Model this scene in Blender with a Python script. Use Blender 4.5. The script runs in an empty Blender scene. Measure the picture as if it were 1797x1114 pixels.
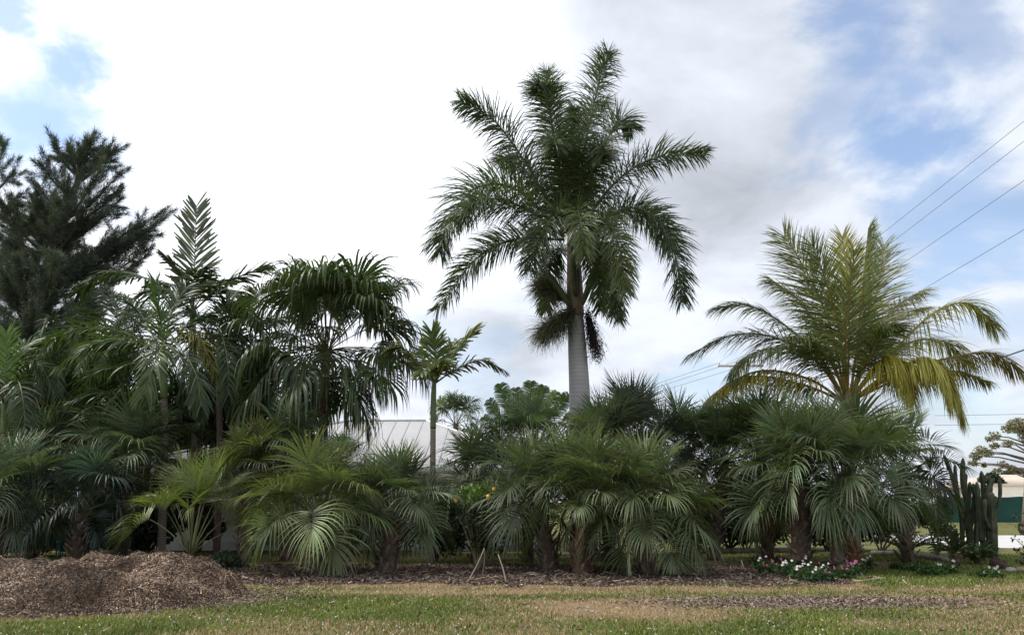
import bpy, math, random
import numpy as np
from mathutils import Vector
R = math.radians
# ---------------------------------------------------------------- camera, sky, sun, exposure
scene = bpy.context.scene
PITCH, FPX, EYE = R(12.9), 1410.0, 1.6
cam_d = bpy.data.cameras.new("camera")
cam = bpy.data.objects.new("camera", cam_d)
scene.collection.objects.link(cam)
cam.location = (0, 0, EYE)
cam.rotation_euler = (math.pi/2 + PITCH, 0, 0)
cam_d.sensor_width = 36.0
cam_d.lens = 36.0*FPX/1797.0
cam_d.clip_start, cam_d.clip_end = 0.1, 3000
scene.camera = cam
scene.view_settings.view_transform = 'Standard'
scene.view_settings.look = 'None'
scene.view_settings.exposure = 0.78
scene.view_settings.gamma = 1.0
scene.cycles.max_bounces = 8
scene.cycles.diffuse_bounces = 3
scene.cycles.transmission_bounces = 4
scene.cycles.transparent_max_bounces = 4

def ray(px, py):
    x, y = (px-898.5)/FPX, (557-py)/FPX
    return np.array([x, math.cos(PITCH)-math.sin(PITCH)*y, math.sin(PITCH)+math.cos(PITCH)*y])
def at(px, py, Y):
    d = ray(px, py); p = d*(Y/d[1]); p[2] += EYE
    return p
def gnd(px, py):
    d = ray(px, py); p = d*(-EYE/d[2]); p[2] = 0
    return p
def udir(px, py):
    d = ray(px, py); return d/np.linalg.norm(d)

SUN_AZ, SUN_EL = R(-82), R(54)          # azimuth from +Y (view direction), towards the left
world = bpy.data.worlds.new("World"); scene.world = world
world.use_nodes = True
wt = world.node_tree; wt.nodes.clear()
def N(t, kind, **kw):
    n = t.nodes.new(kind)
    for k, v in kw.items(): setattr(n, k, v)
    return n
def math_n(t, op, a, b=None, clamp=False):
    n = N(t, 'ShaderNodeMath', operation=op); n.use_clamp = clamp
    for i, v in enumerate((a, b)):
        if v is None: continue
        if isinstance(v, (int, float)): n.inputs[i].default_value = v
        else: t.links.new(v, n.inputs[i])
    return n.outputs[0]
def vmath(t, op, a, b):
    n = N(t, 'ShaderNodeVectorMath', operation=op)
    for i, v in enumerate((a, b)):
        if isinstance(v, (tuple, list)): n.inputs[i].default_value = v
        else: t.links.new(v, n.inputs[i])
    return n
def maprange(t, v, a, b, c, d, smooth=True):
    n = N(t, 'ShaderNodeMapRange'); n.interpolation_type = 'SMOOTHSTEP' if smooth else 'LINEAR'
    t.links.new(v, n.inputs[0])
    for i, x in enumerate((a, b, c, d)): n.inputs[i+1].default_value = x
    return n.outputs[0]
def build_sky():
    t = wt; L = t.links.new
    tc = N(t, 'ShaderNodeTexCoord'); d = tc.outputs['Generated']
    sep = N(t, 'ShaderNodeSeparateXYZ'); L(d, sep.inputs[0])
    zz = math_n(t, 'ADD', math_n(t, 'MAXIMUM', sep.outputs[2], 0.0), 0.30)
    inv = math_n(t, 'DIVIDE', 1.0, zz)
    pl = N(t, 'ShaderNodeVectorMath', operation='SCALE'); L(d, pl.inputs[0]); L(inv, pl.inputs['Scale'])
    def noise(scale, detail, rough, dist, off):
        m = N(t, 'ShaderNodeMapping'); m.inputs['Location'].default_value = off
        L(pl.outputs[0], m.inputs[0])
        n = N(t, 'ShaderNodeTexNoise'); L(m.outputs[0], n.inputs['Vector'])
        n.inputs['Scale'].default_value = scale; n.inputs['Detail'].default_value = detail
        n.inputs['Roughness'].default_value = rough; n.inputs['Distortion'].default_value = dist
        return n.outputs['Fac']
    n1 = noise(1.5, 7, 0.55, 0.4, (1.3, 2.1, 0.4))
    n2 = noise(3.6, 8, 0.58, 0.3, (5.2, 0.7, 3.0))
    # bright part of the cloud deck where the sun stands behind it
    bd = udir(470, 130)
    dp = vmath(t, 'DOT_PRODUCT', d, tuple(bd)).outputs['Value']
    glow = maprange(t, dp, 0.90, 0.985, 0.0, 1.0)
    base = maprange(t, n1, 0.36, 0.60, 0.41, 0.57)
    b2 = math_n(t, 'MULTIPLY', math_n(t, 'SUBTRACT', n2, 0.5), 0.40)
    br = math_n(t, 'ADD', math_n(t, 'ADD', base, b2), math_n(t, 'MULTIPLY', glow, 0.36))
    # unseen clouds behind the camera, given added brightness to light the palm fronts
    back_gain = maprange(t, sep.outputs[1], -0.5, 0.35, 1.45, 1.0)
    br = math_n(t, 'MULTIPLY', br, back_gain)
    br = math_n(t, 'MAXIMUM', br, 0.3)
    ramp = N(t, 'ShaderNodeMix', data_type='RGBA')
    L(maprange(t, br, 0.5, 1.0, 0, 1), ramp.inputs['Factor'])
    ramp.inputs['A'].default_value = (0.90, 0.96, 1.07, 1)
    ramp.inputs['B'].default_value = (0.975, 0.99, 1.03, 1)
    bgc = N(t, 'ShaderNodeBackground'); L(ramp.outputs['Result'], bgc.inputs[0]); L(br, bgc.inputs[1])
    # blue gaps
    wob = math_n(t, 'ADD', math_n(t, 'MULTIPLY', math_n(t, 'SUBTRACT', n2, 0.5), 0.34),
                 math_n(t, 'MULTIPLY', math_n(t, 'SUBTRACT', n1, 0.5), 0.16))
    mask = None
    for px, py, rad, amt in ((1520, 60, 3.6, .85), (1600, 150, 3.4, .8), (1690, 60, 3.6, .62), (1610, 250, 4.2, .95), (1650, 340, 4.0, .75),
                        (1680, 450, 4.2, .8), (1770, 430, 3.6, .7), (1500, 190, 2.6, .55),
                        (55, 205, 4.2, 1.0), (118, 138, 2.2, 1.0), (0, 25, 2.0, .9), (20, 110, 2, .6),
                        (1240, 660, 2.6, .5), (1730, 690, 3.2, .5), (1780, 560, 3.0, .4), (820, 690, 2.6, .3),(760,660,2.5,.3)):
        dd = vmath(t, 'DISTANCE', d, tuple(udir(px, py))).outputs['Value']
        dd = math_n(t, 'ADD', dd, wob)
        m = maprange(t, dd, R(rad*1.6), R(rad*0.2), 0.0, amt*.95)
        mask = m if mask is None else math_n(t, 'MAXIMUM', mask, m)
    sky = N(t, 'ShaderNodeTexSky', sky_type='NISHITA'); sky.sun_disc = False
    sky.sun_elevation = SUN_EL; sky.sun_rotation = SUN_AZ
    sky.air_density = 1.0; sky.dust_density = 1.2; sky.ozone_density = 1.4
    bgs = N(t, 'ShaderNodeBackground'); L(sky.outputs[0], bgs.inputs[0]); bgs.inputs[1].default_value = 0.13
    mix = N(t, 'ShaderNodeMixShader'); L(mask, mix.inputs[0]); L(bgc.outputs[0], mix.inputs[1]); L(bgs.outputs[0], mix.inputs[2])
    out = N(t, 'ShaderNodeOutputWorld'); L(mix.outputs[0], out.inputs[0])
build_sky()
sun_d = bpy.data.lights.new("sun", 'SUN'); sun_d.energy = 2.4; sun_d.angle = R(10); sun_d.color = (1.0, 0.95, 0.86)
sun = bpy.data.objects.new("sun", sun_d); scene.collection.objects.link(sun)
sdir = Vector((math.sin(SUN_AZ)*math.cos(SUN_EL), math.cos(SUN_AZ)*math.cos(SUN_EL), math.sin(SUN_EL)))
sun.rotation_euler = sdir.to_track_quat('Z', 'Y').to_euler()

# ---------------------------------------------------------------- helpers
rng = np.random.default_rng(7)
Z = np.array([0, 0, 1.0])
def nz(v):
    v = np.asarray(v, float); return v/np.maximum(np.linalg.norm(v, axis=-1, keepdims=True), 1e-9)
def tagit(o, label=None, cat=None, group=None, kind=None):
    if label: o['label'] = label
    if cat: o['category'] = cat
    if group: o['group'] = group
    if kind: o['kind'] = kind
    return o
def empty(name, loc, label, cat, group=None):
    o = bpy.data.objects.new(name, None); scene.collection.objects.link(o)
    o.location = loc; o.empty_display_size = 0.3
    return tagit(o, label, cat, group)

class MB:
    """collects vertices, faces and a surface colour; becomes ONE mesh object"""
    def __init__(s): s.v, s.c, s.q, s.t, s.n = [], [], [], [], 0
    def add(s, v, quads=None, tris=None, col=(1, 1, 1)):
        v = np.asarray(v, float).reshape(-1, 3)
        col = np.asarray(col, float)
        if col.ndim == 1: col = np.tile(col[:3], (len(v), 1))
        s.v.append(v); s.c.append(col)
        if quads is not None and len(quads): s.q.append(np.asarray(quads, int).reshape(-1, 4)+s.n)
        if tris is not None and len(tris): s.t.append(np.asarray(tris, int).reshape(-1, 3)+s.n)
        s.n += len(v)
    def box(s, c, size, col=(1, 1, 1), rz=0, tilt=None):
        x, y, z = np.array(size)/2
        v = np.array([[-x,-y,-z],[x,-y,-z],[x,y,-z],[-x,y,-z],[-x,-y,z],[x,-y,z],[x,y,z],[-x,y,z]], float)
        if tilt: 
            a = tilt; v = np.stack([v[:,0], v[:,1]*math.cos(a)-v[:,2]*math.sin(a), v[:,1]*math.sin(a)+v[:,2]*math.cos(a)], 1)
        v = np.stack([v[:,0]*math.cos(rz)-v[:,1]*math.sin(rz), v[:,0]*math.sin(rz)+v[:,1]*math.cos(rz), v[:,2]], 1)
        s.add(v+np.asarray(c), [[0,3,2,1],[4,5,6,7],[0,1,5,4],[1,2,6,5],[2,3,7,6],[3,0,4,7]], col=col)
    def tube(s, pts, rad, k=6, col=(1, 1, 1), cap=True, lobes=None):
        pts = np.asarray(pts, float); n = len(pts)
        rad = np.broadcast_to(np.asarray(rad, float), (n,))
        T = nz(np.gradient(pts, axis=0))
        ref = np.array([1.0, 0, 0]) if abs(T[:, 0]).mean() < 0.8 else np.array([0, 0, 1.0])
        A = nz(np.cross(T, ref)); B = np.cross(T, A)
        th = np.linspace(0, 2*math.pi, k, endpoint=False)
        rr = rad[:, None]*np.ones(k)
        if lobes is not None: rr = rr*lobes(th)[None, :]
        V = pts[:, None]+rr[..., None]*(np.cos(th)[None, :, None]*A[:, None]+np.sin(th)[None, :, None]*B[:, None])
        i = np.arange(n-1)[:, None]*k; j = np.arange(k)[None, :]; j2 = (j+1) % k
        q = np.stack([i+j, i+j2, i+k+j2, i+k+j], -1).reshape(-1, 4)
        col = np.asarray(col, float)
        if col.ndim == 2: col = np.repeat(col, k, axis=0)
        V = V.reshape(-1, 3); tr = []
        if cap:
            tr = [[(n-1)*k, (n-1)*k+a, (n-1)*k+a+1] for a in range(1, k-1)]+[[0, a+1, a] for a in range(1, k-1)]
        s.add(V, q, tr, col)
    def build(s, name, mat, parent=None, smooth=False):
        me = bpy.data.meshes.new(name)
        v = np.concatenate(s.v); c = np.concatenate(s.c)
        q = np.concatenate(s.q) if s.q else np.zeros((0, 4), int)
        t = np.concatenate(s.t) if s.t else np.zeros((0, 3), int)
        org = np.array(parent.location) if parent is not None and parent.parent is None else np.zeros(3)
        if parent is not None and parent.parent is not None: org = np.array(parent.parent.location)
        me.vertices.add(len(v)); me.vertices.foreach_set('co', (v-org).ravel())
        me.loops.add(q.size+t.size); me.loops.foreach_set('vertex_index', np.concatenate([q.ravel(), t.ravel()]))
        me.polygons.add(len(q)+len(t))
        me.polygons.foreach_set('loop_start', np.concatenate([np.arange(len(q))*4, q.size+np.arange(len(t))*3]))
        me.polygons.foreach_set('loop_total', np.concatenate([np.full(len(q), 4), np.full(len(t), 3)]))
        at_ = me.attributes.new('tint', 'FLOAT_COLOR', 'POINT')
        at_.data.foreach_set('color', np.concatenate([c, np.ones((len(c), 1))], 1).ravel())
        me.update(calc_edges=True); me.validate()
        if smooth: me.polygons.foreach_set('use_smooth', np.ones(len(me.polygons), bool))
        me.materials.append(mat)
        o = bpy.data.objects.new(name, me); scene.collection.objects.link(o)
        if parent is not None: o.parent = parent
        return o

def jit(col, n, amt=.18, r=None):
    r = r or rng
    c = np.asarray(col)[None, :]*(1+amt*r.standard_normal((n, 1)))
    c = c*(1+0.06*r.standard_normal((n, 3)))
    return np.clip(c, 0.004, 0.9)

def strips(mb, p0, d0, nrm, L, wid, droop, col, fold=0.0, dprof=None, wob=0.0, tips=None):
    """N ribbons grown step by step; wid = [N,rows] widths; droop bends them to the ground"""
    p = np.array(p0, float); d = nz(d0); n = len(p)
    rows = wid.shape[1]; step = np.asarray(L)/(rows-1)
    s0 = nz(np.cross(d, nrm))
    droop = np.broadcast_to(np.asarray(droop, float), (n,))
    dprof = np.ones(rows) if dprof is None else np.asarray(dprof)
    m = 3 if fold else 2
    V = np.zeros((n, rows, m, 3))
    for r in range(rows):
        s = nz(s0-d*(s0*d).sum(1, keepdims=True)); nn = np.cross(s, d)
        w = wid[:, r:r+1]/2
        if fold:
            V[:, r, 0] = p-s*w+nn*w*fold; V[:, r, 1] = p; V[:, r, 2] = p+s*w+nn*w*fold
        else:
            V[:, r, 0] = p-s*w; V[:, r, 1] = p+s*w
        p = p+d*step[:, None]
        g = np.zeros((n, 3)); g[:, 2] = -droop*dprof[r]
        if wob: g += wob*rng.standard_normal((n, 3))
        d = nz(d+g)
    i = (np.arange(n)*rows*m)[:, None, None]; rr = (np.arange(rows-1)*m)[None, :, None]; k = np.arange(m-1)[None, None, :]
    b = i+rr+k
    q = np.stack([b, b+1, b+m+1, b+m], -1).reshape(-1, 4)
    cv = np.repeat(col, rows*m, axis=0).reshape(n, rows, m, 3)
    if tips is not None: cv[:, -1] = tips[:, None]; cv[:, -2] = cv[:, -2]*.5+tips[:, None]*.5
    mb.add(V.reshape(-1, 3), q, None, cv.reshape(-1, 3))

def catmull(P, n):
    P = np.asarray(P, float)
    if len(P) == 2: return P[0]+(P[1]-P[0])*np.linspace(0, 1, n)[:, None]
    E = np.vstack([2*P[0]-P[1], P, 2*P[-1]-P[-2]])
    out = []
    for t in np.linspace(0, len(P)-1-1e-6, n):
        i = int(t); f = t-i; a, b, c, d = E[i:i+4]
        out.append(0.5*((2*b)+(c-a)*f+(2*a-5*b+4*c-d)*f*f+(3*b-a-3*c+d)*f**3))
    return np.array(out)

PROF_X = np.array([0, .12, .4, .7, .9, 1.0])
def feather(mb, ctrl, n=60, L=0.9, W=0.04, droop=0.25, planes=(0,), spread=12, t0=0.12, a0=65, a1=32,
            col=(.05, .08, .03), var=.18, rcol=(.12, .13, .06), rr=(.035, .008), twist=0.0, rows=5, side=None, lprof=None, fold=0.0, tipcol=None, wprof=None):
    """pinnate frond along the 3-D control points"""
    C = catmull(ctrl, 40); T = nz(np.gradient(C, axis=0))
    ch = C[-1]-C[0]; h = np.array([ch[0], ch[1], 0])
    if side is None: side = np.cross(nz(h), Z) if np.linalg.norm(h) > 0.15*np.linalg.norm(ch) else np.array([1.0, .3, 0])
    mb.tube(C, np.linspace(rr[0], rr[1], 40), 5, rcol, cap=False)
    P0, D0, NN, LL, CC, DR = [], [], [], [], [], []
    for sg in (-1, 1):
        t = np.clip(np.linspace(t0, 0.995, n)+rng.uniform(-.4, .4, n)/n, 0, .999)
        x = t*39; i = x.astype(int); f = (x-i)[:, None]
        p = C[i]*(1-f)+C[np.minimum(i+1, 39)]*f; T_ = T[i]
        S = nz(side-T_*(T_@side)[:, None]); Nn = np.cross(S, T_)
        Nn = np.where((Nn[:, 2] < -0.2)[:, None], -Nn, Nn) if False else Nn
        ph = R(1)*(np.asarray(planes)[rng.integers(0, len(planes), n)]+spread*rng.standard_normal(n))+twist*sg
        lat = sg*S*np.cos(ph)[:, None]+Nn*np.sin(ph)[:, None]
        a = R(1)*(a0+(a1-a0)*t+6*rng.standard_normal(n))
        d = T_*np.cos(a)[:, None]+lat*np.sin(a)[:, None]
        pr = np.interp(t, PROF_X, lprof or [.45, .75, 1, .85, .6, .4])
        P0.append(p); D0.append(d); NN.append(Nn*np.cos(ph)[:, None]-sg*S*np.sin(ph)[:, None]+.25*rng.standard_normal((n, 3)))
        LL.append(L*pr*(1+.1*rng.standard_normal(n))); DR.append(droop*(1+.35*rng.standard_normal(n)))
        c = jit(col, n, var)
        if tipcol is not None:
            k = np.clip((t-.55)/.45, 0, 1)[:, None]*.8; c = c*(1-k)+np.asarray(tipcol)*k
        CC.append(c)
    P0, D0, NN, LL, CC, DR = map(np.concatenate, (P0, D0, NN, LL, CC, DR))
    pw = np.asarray(wprof or [.55, 1, .9, .6, .06])
    wid = W*np.interp(np.linspace(0, 1, rows), np.linspace(0, 1, len(pw)), pw)[None, :]*np.ones((len(P0), 1))
    strips(mb, P0, D0, NN, LL, wid, np.maximum(DR, 0), CC, fold=fold)

def fan(mb, H, a, nrm, L=1.0, nseg=44, span=150, split=.45, droop=.12, tipdroop=.5, cup=.2, col=(.05, .08, .05), var=.14, costa=.3, rows=7, fold=.35, dpk=1.0):
    """fan (costapalmate) blade at the end H of a petiole pointing along a"""
    a = nz(a); nrm = nz(nrm-a*np.dot(a, nrm)); b = np.cross(a, nrm)
    th = R(1)*(np.linspace(-span, span, nseg)+rng.uniform(-1.5, 1.5, nseg))
    c = costa*L*np.maximum(0, np.cos(th*.8))**1.5
    p0 = H+a*c[:, None]-nrm*(c*c/L*.9)[:, None]
    d = a*np.cos(th)[:, None]+b*np.sin(th)[:, None]+nrm*(cup*np.abs(np.sin(th))-1.1*c/L)[:, None]
    LL = L*(.78+.22*np.cos(th*.7))*(1-.55*c/L)*(1+.05*rng.standard_normal(nseg))
    dth = R(2*span)/nseg
    tt = np.linspace(0, 1, rows)
    w = np.where(tt < split, tt*1.3, split*1.3*(1-(tt-split)/(1-split))**.85)+.004
    wid = w[None, :]*(LL*dth)[:, None]
    dp = np.where(tt < split*.8, .3, dpk)
    cc = jit(col, nseg, var)*(1+.12*rng.standard_normal())
    nr = np.tile(nrm, (nseg, 1))
    dr = (droop+tipdroop*rng.uniform(.3, 1.15, nseg)*(.5+.5*rng.random()))*.5
    strips(mb, p0, d, nr, LL, wid, dr, np.clip(cc, .004, .9), fold=fold, dprof=dp, wob=.035, tips=np.where((rng.random(nseg) < .38)[:, None], np.array([.19, .15, .075]), np.clip(cc, .004, .9)))

def leafcloud(mb, centers, radii, n, size, col, var=.3, flat=.75, asp=.5):
    centers = np.asarray(centers, float); radii = np.asarray(radii, float)
    idx = rng.choice(len(centers), n, p=radii**2/np.sum(radii**2))
    u = nz(rng.standard_normal((n, 3)))*(rng.random((n, 1))**.45); u[:, 2] *= flat
    p = centers[idx]+u*radii[idx][:, None]; p[:, 2] = np.maximum(p[:, 2], .03)
    d = nz(rng.standard_normal((n, 3))+u*1.2); nn = nz(rng.standard_normal((n, 3))+Z*.9); s = nz(np.cross(d, nn))
    sz = size*rng.uniform(.6, 1.3, (n, 1))
    V = np.stack([p-d*sz*.5, p+s*sz*asp*.5+d*sz*.05, p+d*sz*.5-nz(np.cross(s, d))*sz*.1, p-s*sz*asp*.5+d*sz*.05], 1)
    mb.add(V.reshape(-1, 3), np.arange(n*4).reshape(-1, 4), None, np.repeat(jit(col, n, var), 4, axis=0))

def vnoise(x, y, s, seed=0):
    """smooth value noise for laying out patches of turf"""
    g = np.random.default_rng(seed).random((256, 256)); x = np.asarray(x)/s+1000; y = np.asarray(y)/s+1000
    i, j = np.floor(x).astype(int), np.floor(y).astype(int); f, h = x-i, y-j
    f, h = f*f*(3-2*f), h*h*(3-2*h); i %= 256; j %= 256; i2, j2 = (i+1) % 256, (j+1) % 256
    return (g[i, j]*(1-f)+g[i2, j]*f)*(1-h)+(g[i, j2]*(1-f)+g[i2, j2]*f)*h
def fbm(x, y, s, seed=0): return .55*vnoise(x, y, s, seed)+.3*vnoise(x, y, s/2.1, seed+1)+.15*vnoise(x, y, s/4.3, seed+2)

# ---------------------------------------------------------------- materials
def mat(name, col=None, rough=.7, spec=.3, trans=0.0, noise=None, bump=None, tcol=(1.15, 1.25, .6), color2=None, wave=None, rough_noise=None):
    """Principled base colour from the mesh colour (or col), broken up by noise; leaves add translucency"""
    m = bpy.data.materials.new(name); m.use_nodes = True
    t = m.node_tree; L = t.links.new; b = t.nodes['Principled BSDF']; out = t.nodes['Material Output']
    b.inputs['Roughness'].default_value = rough; b.inputs['Specular IOR Level'].default_value = spec
    if col is None:
        c = N(t, 'ShaderNodeAttribute', attribute_name='tint').outputs['Color']
    else:
        n = N(t, 'ShaderNodeRGB'); n.outputs[0].default_value = (*col, 1); c = n.outputs[0]
    tc = N(t, 'ShaderNodeTexCoord').outputs['Object']
    sc_, lo, hi = noise or (6.0, .8, 1.2)
    nn = N(t, 'ShaderNodeTexNoise'); L(tc, nn.inputs['Vector']); nn.inputs['Scale'].default_value = sc_; nn.inputs['Detail'].default_value = 6
    nn.inputs['Roughness'].default_value = .62
    f = maprange(t, nn.outputs['Fac'], .3, .7, lo, hi, False)
    if color2:
        mx = N(t, 'ShaderNodeMix', data_type='RGBA'); L(maprange(t, nn.outputs['Fac'], .42, .6, 0, 1), mx.inputs['Factor'])
        L(c, mx.inputs['A']); mx.inputs['B'].default_value = (*color2, 1); c = mx.outputs['Result']
    v = N(t, 'ShaderNodeVectorMath', operation='SCALE'); L(c, v.inputs[0]); L(f, v.inputs['Scale']); c = v.outputs[0]
    if wave:
        w = N(t, 'ShaderNodeTexWave'); w.bands_direction = wave[0]; L(tc, w.inputs['Vector']); w.inputs['Scale'].default_value = wave[1]
        w.inputs['Distortion'].default_value = wave[2]; w.inputs['Detail'].default_value = 3
        v = N(t, 'ShaderNodeVectorMath', operation='SCALE'); L(c, v.inputs[0])
        L(maprange(t, w.outputs['Fac'], 0, .35, wave[3], 1.0), v.inputs['Scale']); c = v.outputs[0]
    L(c, b.inputs['Base Color'])
    if bump:
        bn = N(t, 'ShaderNodeTexNoise'); L(tc, bn.inputs['Vector']); bn.inputs['Scale'].default_value = bump[0]; bn.inputs['Detail'].default_value = 5
        bp = N(t, 'ShaderNodeBump'); bp.inputs['Strength'].default_value = bump[1]; bp.inputs['Distance'].default_value = bump[2]
        L(bn.outputs['Fac'], bp.inputs['Height']); L(bp.outputs[0], b.inputs['Normal'])
    if trans:
        tr = N(t, 'ShaderNodeBsdfTranslucent')
        mu = N(t, 'ShaderNodeVectorMath', operation='MULTIPLY'); L(c, mu.inputs[0]); mu.inputs[1].default_value = tcol
        L(mu.outputs[0], tr.inputs['Color'])
        mx = N(t, 'ShaderNodeMixShader'); mx.inputs[0].default_value = trans
        L(b.outputs[0], mx.inputs[1]); L(tr.outputs[0], mx.inputs[2]); L(mx.outputs[0], out.inputs['Surface'])
    return m
M_LEAF = mat('palm_leaf', rough=.42, spec=.38, trans=.28, noise=(3, .75, 1.25))
M_LEAFM = mat('matte_leaf', rough=.6, spec=.3, trans=.25, noise=(4, .7, 1.3))
M_YEL = mat('thin_translucent_leaf', rough=.42, spec=.4, trans=.38, noise=(3, .8, 1.2), tcol=(1.3, 1.25, .55))  # thinner leaves: stronger, yellower translucency than the plain palm leaf
M_NEEDLE = mat('needle', rough=.75, spec=.15, trans=.15, noise=(.6, .7, 1.3))
M_BARK = mat('bark', rough=.9, spec=.15, noise=(9, .55, 1.4), bump=(30, .6, .02))
M_ROYAL = mat('smooth_palm_bark', rough=.8, spec=.2, noise=(2.2, .82, 1.1), bump=(18, .25, .01), wave=('Z', 2.6, 1.2, .86))
M_RING = mat('ringed_bark', rough=.85, spec=.2, noise=(6, .75, 1.2), wave=('Z', 4.5, .8, .6))
M_SHAFT = mat('crownshaft_sheath', rough=.5, spec=.35, noise=(3, .65, 1.35))
M_CHIP = mat('wood_chip', rough=.9, spec=.15, noise=(20, .75, 1.25))
M_BLADE = mat('grass_blade', rough=.6, spec=.25, trans=.25, noise=(2, .85, 1.15))
M_SOIL = mat('mulch_soil', (.062, .040, .030), rough=.95, spec=.1, noise=(14, .45, 1.6), bump=(40, .8, .03))
M_TURF = mat('turf_soil', rough=.95, spec=.1, noise=(30, .5, 1.5), bump=(60, .8, .02))
M_GROUND = mat('ground_grass', (.085, .10, .032), rough=.95, spec=.1, noise=(1.5, .6, 1.4), color2=(.14, .125, .05), bump=(30, .6, .03))
M_PETAL = mat('petal', rough=.55, spec=.3, trans=.25, noise=(20, .9, 1.1), tcol=(1, 1, 1))
M_CACTUS = mat('cactus_skin', rough=.55, spec=.3, noise=(5, .7, 1.3), color2=(.05, .05, .028))
M_PAINT = mat('wall_paint', (.56, .54, .51), rough=.85, spec=.2, noise=(1.2, .9, 1.06), bump=(60, .15, .01))
M_ROOF = mat('roof_metal', (.40, .40, .41), rough=.6, spec=.4, noise=(.8, .9, 1.06))
M_TRIM = mat('white_trim', (.72, .72, .70), rough=.6, spec=.3, noise=(3, .93, 1.05))
M_CONC = mat('concrete', (.48, .47, .46), rough=.9, spec=.2, noise=(1.5, .85, 1.1), bump=(50, .3, .01))
M_KERB = mat('weathered_edging', (.17, .15, .125), rough=.95, spec=.1, noise=(8, .5, 1.4), bump=(30, .5, .02))
M_POLE = mat('weathered_pole_wood', (.42, .37, .32), rough=.9, spec=.15, noise=(6, .8, 1.15))
M_WIRE = mat('wire', (.10, .10, .11), rough=.6, spec=.3, noise=(3, .9, 1.1))
M_TEAL = mat('teal_paint', (.012, .11, .12), rough=.6, spec=.3, noise=(6, .8, 1.15))
M_SCREEN = mat('green_screen_fabric', (.022, .075, .062), rough=.85, spec=.2, noise=(.6, .75, 1.2), wave=('X', 1.2, 1.5, .8))
M_ROCK = mat('rock', rough=.9, spec=.15, noise=(7, .6, 1.4), bump=(18, .6, .03))
M_WOODP = mat('bare_stick', (.20, .17, .13), rough=.9, spec=.15, noise=(8, .7, 1.2))
M_FRUIT = mat('citrus_peel', rough=.4, spec=.4, noise=(30, .92, 1.06))

# ---------------------------------------------------------------- ground
def sheet(name, x0, x1, y0, y1, z, m, step=None):
    mb = MB(); mb.add([[x0, y0, z], [x1, y0, z], [x1, y1, z], [x0, y1, z]], [[0, 1, 2, 3]])
    return tagit(mb.build(name, m), kind='structure')
sheet('ground', -900, 900, -60, 1800, -.012, M_GROUND)
def bed_front(x):  return 16.6+.9*(fbm(x, x*0, 5, 3)-.5)+np.where(x > 4.5, (x-4.5)*.28, 0)+np.where(x < -5, (x+5)*.10, 0)
def bed_back(x):   return 21.6+.8*(fbm(x, x*0, 4, 9)-.5)
def bed_mask(x, y):
    n = fbm(x, y, 1.6, 21)
    return (y > bed_front(x)+(n-.5)*2.2) & (y < bed_back(x)+(n-.5)) & (x < 7.2+(n-.5)*2)
def dry_amt(x, y):
    """how much of the turf is dead straw (patches seen in the lawn)"""
    n = fbm(x, y, 2.6, 41)
    d = np.clip((n-.44)*5, 0, 1)
    def el(cx, cy, rx, ry, k=1.0):
        return k*np.exp(-(((x-cx)/rx)**2+((y-cy)/ry)**2)*1.3)
    nn = .5+fbm(x, y, .9, 47)
    e = el(*gnd(1440, 1058)[:2], 2.6, .75, 1.3)+el(*gnd(1600, 1050)[:2], 1.7, .6, 1.0)+el(*gnd(1060, 1068)[:2], 1.2, .9, .9)
    e += el(*gnd(900, 1040)[:2], 3.2, .5, .9)+el(*gnd(640, 1040)[:2], 1.9, .35, .9)+el(*gnd(1700, 1035)[:2], 2.4, .7, .9)
    d = d*.6+e*nn
    d -= el(*gnd(600, 1070)[:2], 2.8, 1.0, .9)+el(*gnd(1350, 1028)[:2], 1.6, .35, .8)+el(*gnd(1250, 1060)[:2], .9, .7, .8)+el(*gnd(120, 1100)[:2], 2.6, .6, .6)
    d -= el(*gnd(1790, 1010)[:2], 1.8, .9, .9)
    d += .85*np.exp(-((y-bed_front(x)+.35)/.8)**2)*(x < 7)*nn
    return np.clip(d, 0, 1)
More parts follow.
